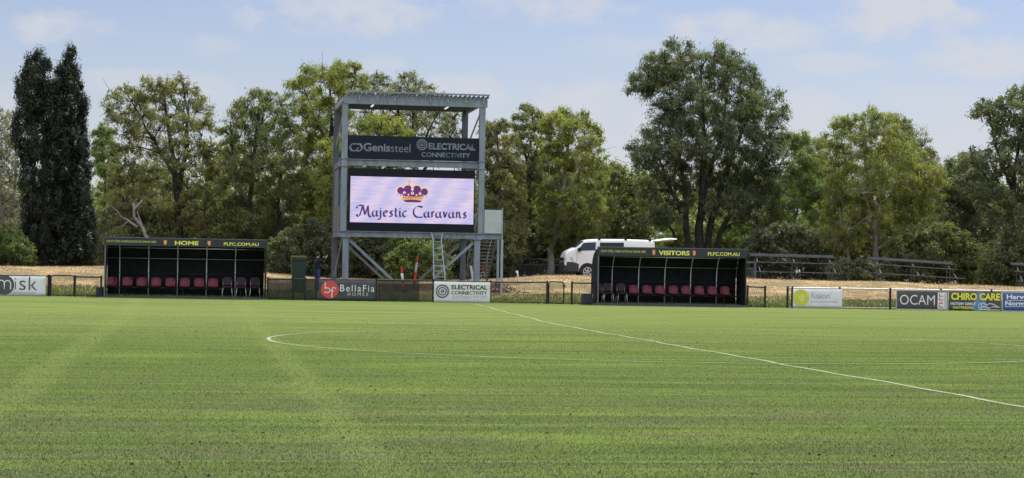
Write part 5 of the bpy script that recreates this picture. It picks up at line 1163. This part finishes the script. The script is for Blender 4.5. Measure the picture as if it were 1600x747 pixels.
# right of the tower
plant('gum_tree', 'brown-gold gum rising right behind the right side of the tower', 'tree', 101, [(752,195),(772,182),(790,186),(803,202),(818,262),(826,350),(820,422),(740,422),(742,300),(748,225)], 'brown', 29646, (13, 30), [([(785,428),(784,340),(778,250),(776,205)],.16,.04)], BARK, 2.4, 0.88, 0.20, 0.047, 0.8, GT)
plant('gum_tree', 'taller open gum with sky holes between the two brown-gold gums right of the tower', 'tree', 108, [(792,192),(812,166),(832,156),(850,165),(860,188),(862,240),(856,300),(850,412),(800,412),(796,250)], 'olive', 24705, (12, 29), [([(828,425),(828,330),(826,250),(832,185)],.16,.04),([(827,270),(812,210)],.08,.03),([(827,265),(848,205)],.08,.03)], BARK_DARK, 2.2, 1.04, 0.21, 0.043, 0.8, GT)
plant('gum_tree', 'broad golden gum with leaning pale trunk, left of the white van', 'tree', 103, [(846,188),(865,172),(886,167),(906,174),(926,184),(940,210),(953,245),(960,290),(955,350),(935,400),(852,418),(838,340),(842,242)], 'gold', 44469, (14, 32), [([(858,430),(862,390),(876,320),(886,250),(890,195)],.20,.04),([(873,335),(905,270),(925,215)],.10,.03),([(880,290),(860,230),(858,195)],.10,.03)], BARK_PALE, 3.0, 0.94, 0.21, 0.047, 0.85, GT)
plant('shrub', 'rounded olive bush behind the nose of the white van', 'shrub', 111, [(905,330),(922,298),(945,264),(962,252),(985,272),(1002,308),(1016,340),(1022,385),(900,390)], 'olive', 16000, (11, 16), (), None, 2.2, 0.85, 0.20, 0.065, 0.6, GS, inset=0.55)
plant('gum_tree', 'huge many-stemmed dark gum above the visitors dugout, tallest tree on the right', 'tree', 108, [(972,152),(980,118),(995,94),(1016,78),(1050,68),(1070,60),(1086,72),(1110,67),(1146,74),(1172,95),(1192,112),(1216,140),(1229,165),(1242,180),(1245,206),(1236,242),(1228,290),(1232,385),(1180,392),(1150,362),(1120,345),(1090,335),(1068,350),(1045,372),(1010,368),(998,320),(984,272),(978,240),(976,212),(1000,196),(1012,176),(992,170)], 'dark', 102480, (17, 37), [([(1095,420),(1093,370),(1098,300),(1100,210),(1095,110)],.30,.06),([(1100,415),(1110,350),(1135,270),(1165,190),(1175,130)],.24,.05),([(1106,420),(1125,365),(1160,300),(1200,240)],.20,.04),([(1090,410),(1070,350),(1035,260),(1010,200)],.20,.04),([(1085,415),(1050,360),(1015,320)],.16,.04),([(1076,420),(1074,340),(1065,260),(1045,130)],.18,.04),([(1098,310),(1130,200),(1140,110)],.14,.04)], BARK_DARK, 3.6, 0.84, 0.23, 0.047, 0.85, GT)
plant('gum_tree', 'light green gum with pale leaning trunks between the huge gum and the broad gum', 'tree', 112, [(1192,228),(1214,214),(1240,204),(1270,209),(1292,220),(1304,280),(1306,385),(1200,392),(1186,325),(1222,290),(1230,250)], 'lime', 32940, (13, 30), [([(1228,435),(1220,385),(1207,345),(1200,300),(1230,235)],.17,.04),([(1222,380),(1250,300),(1262,235)],.12,.03)], BARK_PALE, 2.6, 0.99, 0.21, 0.043, 0.8, GT)
plant('gum_tree', 'broad yellow-green gum with straight pale trunk behind the middle bleacher', 'tree', 104, [(1282,218),(1300,190),(1330,175),(1352,169),(1376,168),(1402,182),(1412,202),(1442,232),(1472,252),(1482,292),(1474,350),(1440,392),(1390,388),(1345,398),(1290,400),(1280,300)], 'gold', 55998, (15, 33), [([(1369,440),(1367,370),(1362,300),(1354,260),(1345,200)],.20,.05),([(1366,355),(1400,290),(1440,255)],.11,.03),([(1367,350),(1325,335),(1300,280)],.09,.03),([(1360,290),(1385,240),(1390,195)],.10,.03),([(1336,440),(1328,405),(1318,378),(1312,330)],.10,.04)], BARK_PALE, 3.2, 0.94, 0.21, 0.043, 0.85, GT)
plant('gum_tree', 'darker olive gum peeping out behind the right shoulder of the broad yellow-green gum', 'tree', 114, [(1384,172),(1404,179),(1426,191),(1452,210),(1468,245),(1484,300),(1480,385),(1400,385),(1378,230)], 'olive', 24705, (13, 30), [([(1430,430),(1430,330),(1425,220)],.15,.04)], BARK, 2.2, 0.94, 0.21, 0.043, 0.8, GT)
plant('gum_tree', 'large dark grey-green tree with lobed crown at the right edge', 'tree', 99, [(1513,167),(1538,152),(1566,149),(1580,135),(1602,127),(1660,120),(1720,200),(1720,420),(1580,415),(1545,350),(1500,300),(1482,272),(1496,240),(1528,226),(1545,206),(1518,196)], 'dark', 55998, (15, 33), [([(1592,445),(1585,390),(1580,330),(1588,250),(1600,180)],.24,.06),([(1583,345),(1550,290),(1520,250)],.11,.03),([(1584,300),(1555,230),(1545,175)],.11,.03),([(1588,260),(1640,200)],.1,.03)], BARK_DARK, 3.0, 1.04, 0.19, 0.070, 0.35, GT)
plant('gum_tree', 'dark smaller tree filling the dip left of the lobed right-edge tree', 'tree', 107, [(1462,300),(1472,252),(1492,238),(1530,236),(1562,290),(1566,385),(1480,405),(1464,340)], 'dark', 29646, (12, 29), [([(1515,430),(1512,340),(1510,265)],.14,.04)], BARK_DARK, 2.2, 0.88, 0.19, 0.047, 0.6, GT)
# understorey
plant('shrub', 'tall dark scrub behind the left half of the home dugout', 'shrub', 106, [(146,335),(190,318),(240,325),(292,320),(296,415),(146,418)], 'shade', 16000, (10, 15), (), None, 2.0, 0.85, 0.2, 0.06, 0.5, GS, inset=0.55)
plant('shrub', 'tall dark scrub behind the right half of the home dugout', 'shrub', 107, [(284,325),(340,312),(400,318),(440,328),(446,425),(284,418)], 'shade', 18000, (10, 15), (), None, 2.0, 0.8, 0.2, 0.06, 0.5, GS, inset=0.55)
plant('shrub', 'dark leafy shrub behind the bin and the person', 'shrub', 97, [(412,384),(448,358),(490,340),(528,352),(552,400),(556,446),(410,440)], 'shade', 17000, (9, 14), (), None, 1.8, 0.8, 0.18, 0.06, 0.4, GS, inset=0.55)
plant('shrub', 'sunlit green bush seen beneath the tower platform', 'shrub', 96, [(600,408),(622,385),(655,376),(690,386),(704,408),(705,446),(600,446)], 'lime', 9000, (8, 12), (), None, 1.2, 0.85, 0.16, 0.055, 0.3, GS, inset=0.55)
plant('shrub', 'dark low scrub under the tower behind its left braces', 'shrub', 98.5, [(545,385),(575,372),(610,380),(640,400),(640,446),(540,446)], 'shade', 12000, (9, 13), (), None, 1.6, 0.8, 0.18, 0.06, 0.4, GS, inset=0.55)
plant('shrub', 'dark scrub under the tower behind the stair', 'shrub', 99.5, [(690,385),(730,366),(770,355),(800,370),(805,440),(690,446)], 'shade', 13000, (9, 13), (), None, 1.6, 0.8, 0.18, 0.06, 0.4, GS, inset=0.55)
plant('shrub', 'wide dark thicket behind the boundary fence left of the van', 'shrub', 104.5, [(780,375),(805,345),(850,350),(890,358),(930,370),(945,432),(780,436)], 'shade', 22000, (10, 15), (), None, 1.8, 0.8, 0.2, 0.06, 0.5, GS, inset=0.55)
plant('shrub', 'light green bush behind the roof of the visitors dugout', 'shrub', 116, [(1015,372),(1060,345),(1100,352),(1140,335),(1182,338),(1192,410),(1012,412)], 'lime', 15000, (10, 14), (), None, 1.8, 0.9, 0.2, 0.065, 0.5, GS, inset=0.55)
plant('shrub', 'dark tangled scrub behind the bleacher next to the visitors dugout', 'shrub', 105, [(1160,375),(1200,352),(1250,348),(1296,372),(1316,440),(1158,440)], 'shade', 20000, (10, 15), (), None, 2.0, 0.85, 0.2, 0.06, 0.5, GS, inset=0.55)
plant('shrub', 'tall mixed scrub behind the gap between the two main bleachers', 'shrub', 108, [(1280,380),(1310,352),(1350,345),(1395,352),(1412,385),(1412,446),(1276,446)], 'olive', 18000, (10, 15), (), None, 2.0, 0.85, 0.2, 0.06, 0.5, GS, inset=0.55)
plant('shrub', 'dark rounded shrub in the gap between the two main bleachers', 'shrub', 99, [(1294,418),(1318,404),(1350,408),(1376,420),(1382,446),(1290,446)], 'shade', 9000, (7, 10), (), None, 1.2, 0.8, 0.17, 0.055, 0.4, GS, inset=0.55)
plant('shrub', 'olive leafy shrub mass behind the middle bleacher', 'shrub', 101, [(1380,385),(1412,358),(1445,346),(1478,348),(1508,362),(1535,392),(1545,448),(1380,446)], 'olive', 20000, (10, 15), (), None, 1.8, 0.8, 0.19, 0.06, 0.4, GS, inset=0.55)
plant('shrub', 'low mixed shrub at the right edge beneath the lobed tree', 'shrub', 97.5, [(1530,405),(1556,385),(1600,378),(1650,392),(1660,452),(1528,452)], 'olive', 13000, (9, 13), (), None, 1.4, 0.8, 0.18, 0.06, 0.4, GS, inset=0.55)
# dead limbs by the home dugout
def dead_tree():
    Y = 100; b = G(236, Y); t = thing('dead_tree', 'bleached dead tree with broken bare limbs above the left of the home dugout', 'tree', b); q = lambda l, dy=0: [np.array(P(a, c, Y+dy*i)) for i, (a, c) in enumerate(l)]
    T = [(q([(240,416),(232,378),(222,356),(211,338),(209,322),(207,317)]), .10, .05), (q([(210,326),(217,320),(222,313)], .1), .05, .04), (q([(214,354),(199,344),(188,335),(178,325),(170,320)], -.15), .045, .02), (q([(236,396),(230,372),(221,350),(214,330)], .2), .055, .03), (q([(203,346),(195,349),(188,354)], -.1), .03, .012)]
    V, F = branch_mesh(T, np.zeros((0, 3)), np.zeros(0), 5, .1); link('trunk', npmesh('trunk', V, F, True), BARK_WHITE, t)
dead_tree()
# far wood that reads as one mass
def far_wood():
    g = np.random.default_rng(77); C_ = []; R_ = []
    for k in range(1300):
        px = g.uniform(-260, 1860); topy = 268+22*math.sin(px*0.013)+14*math.sin(px*0.041+2); py = topy+(430-topy)*g.random()**0.8; C_.append(P(px, py, g.uniform(124, 140))); R_.append(g.uniform(0.8, 1.5))
    V, F = leaves_mesh(np.array(C_), np.array(R_), 230000, 0.36, 0.16, 0.6, 78); V[:, 2] = np.maximum(V[:, 2], 1.0)
    stuff(link('far_wood', npmesh('far_wood', V, F), LM['olive']), 'distant mixed wood filling the background behind the gum trees', 'wood')
far_wood()
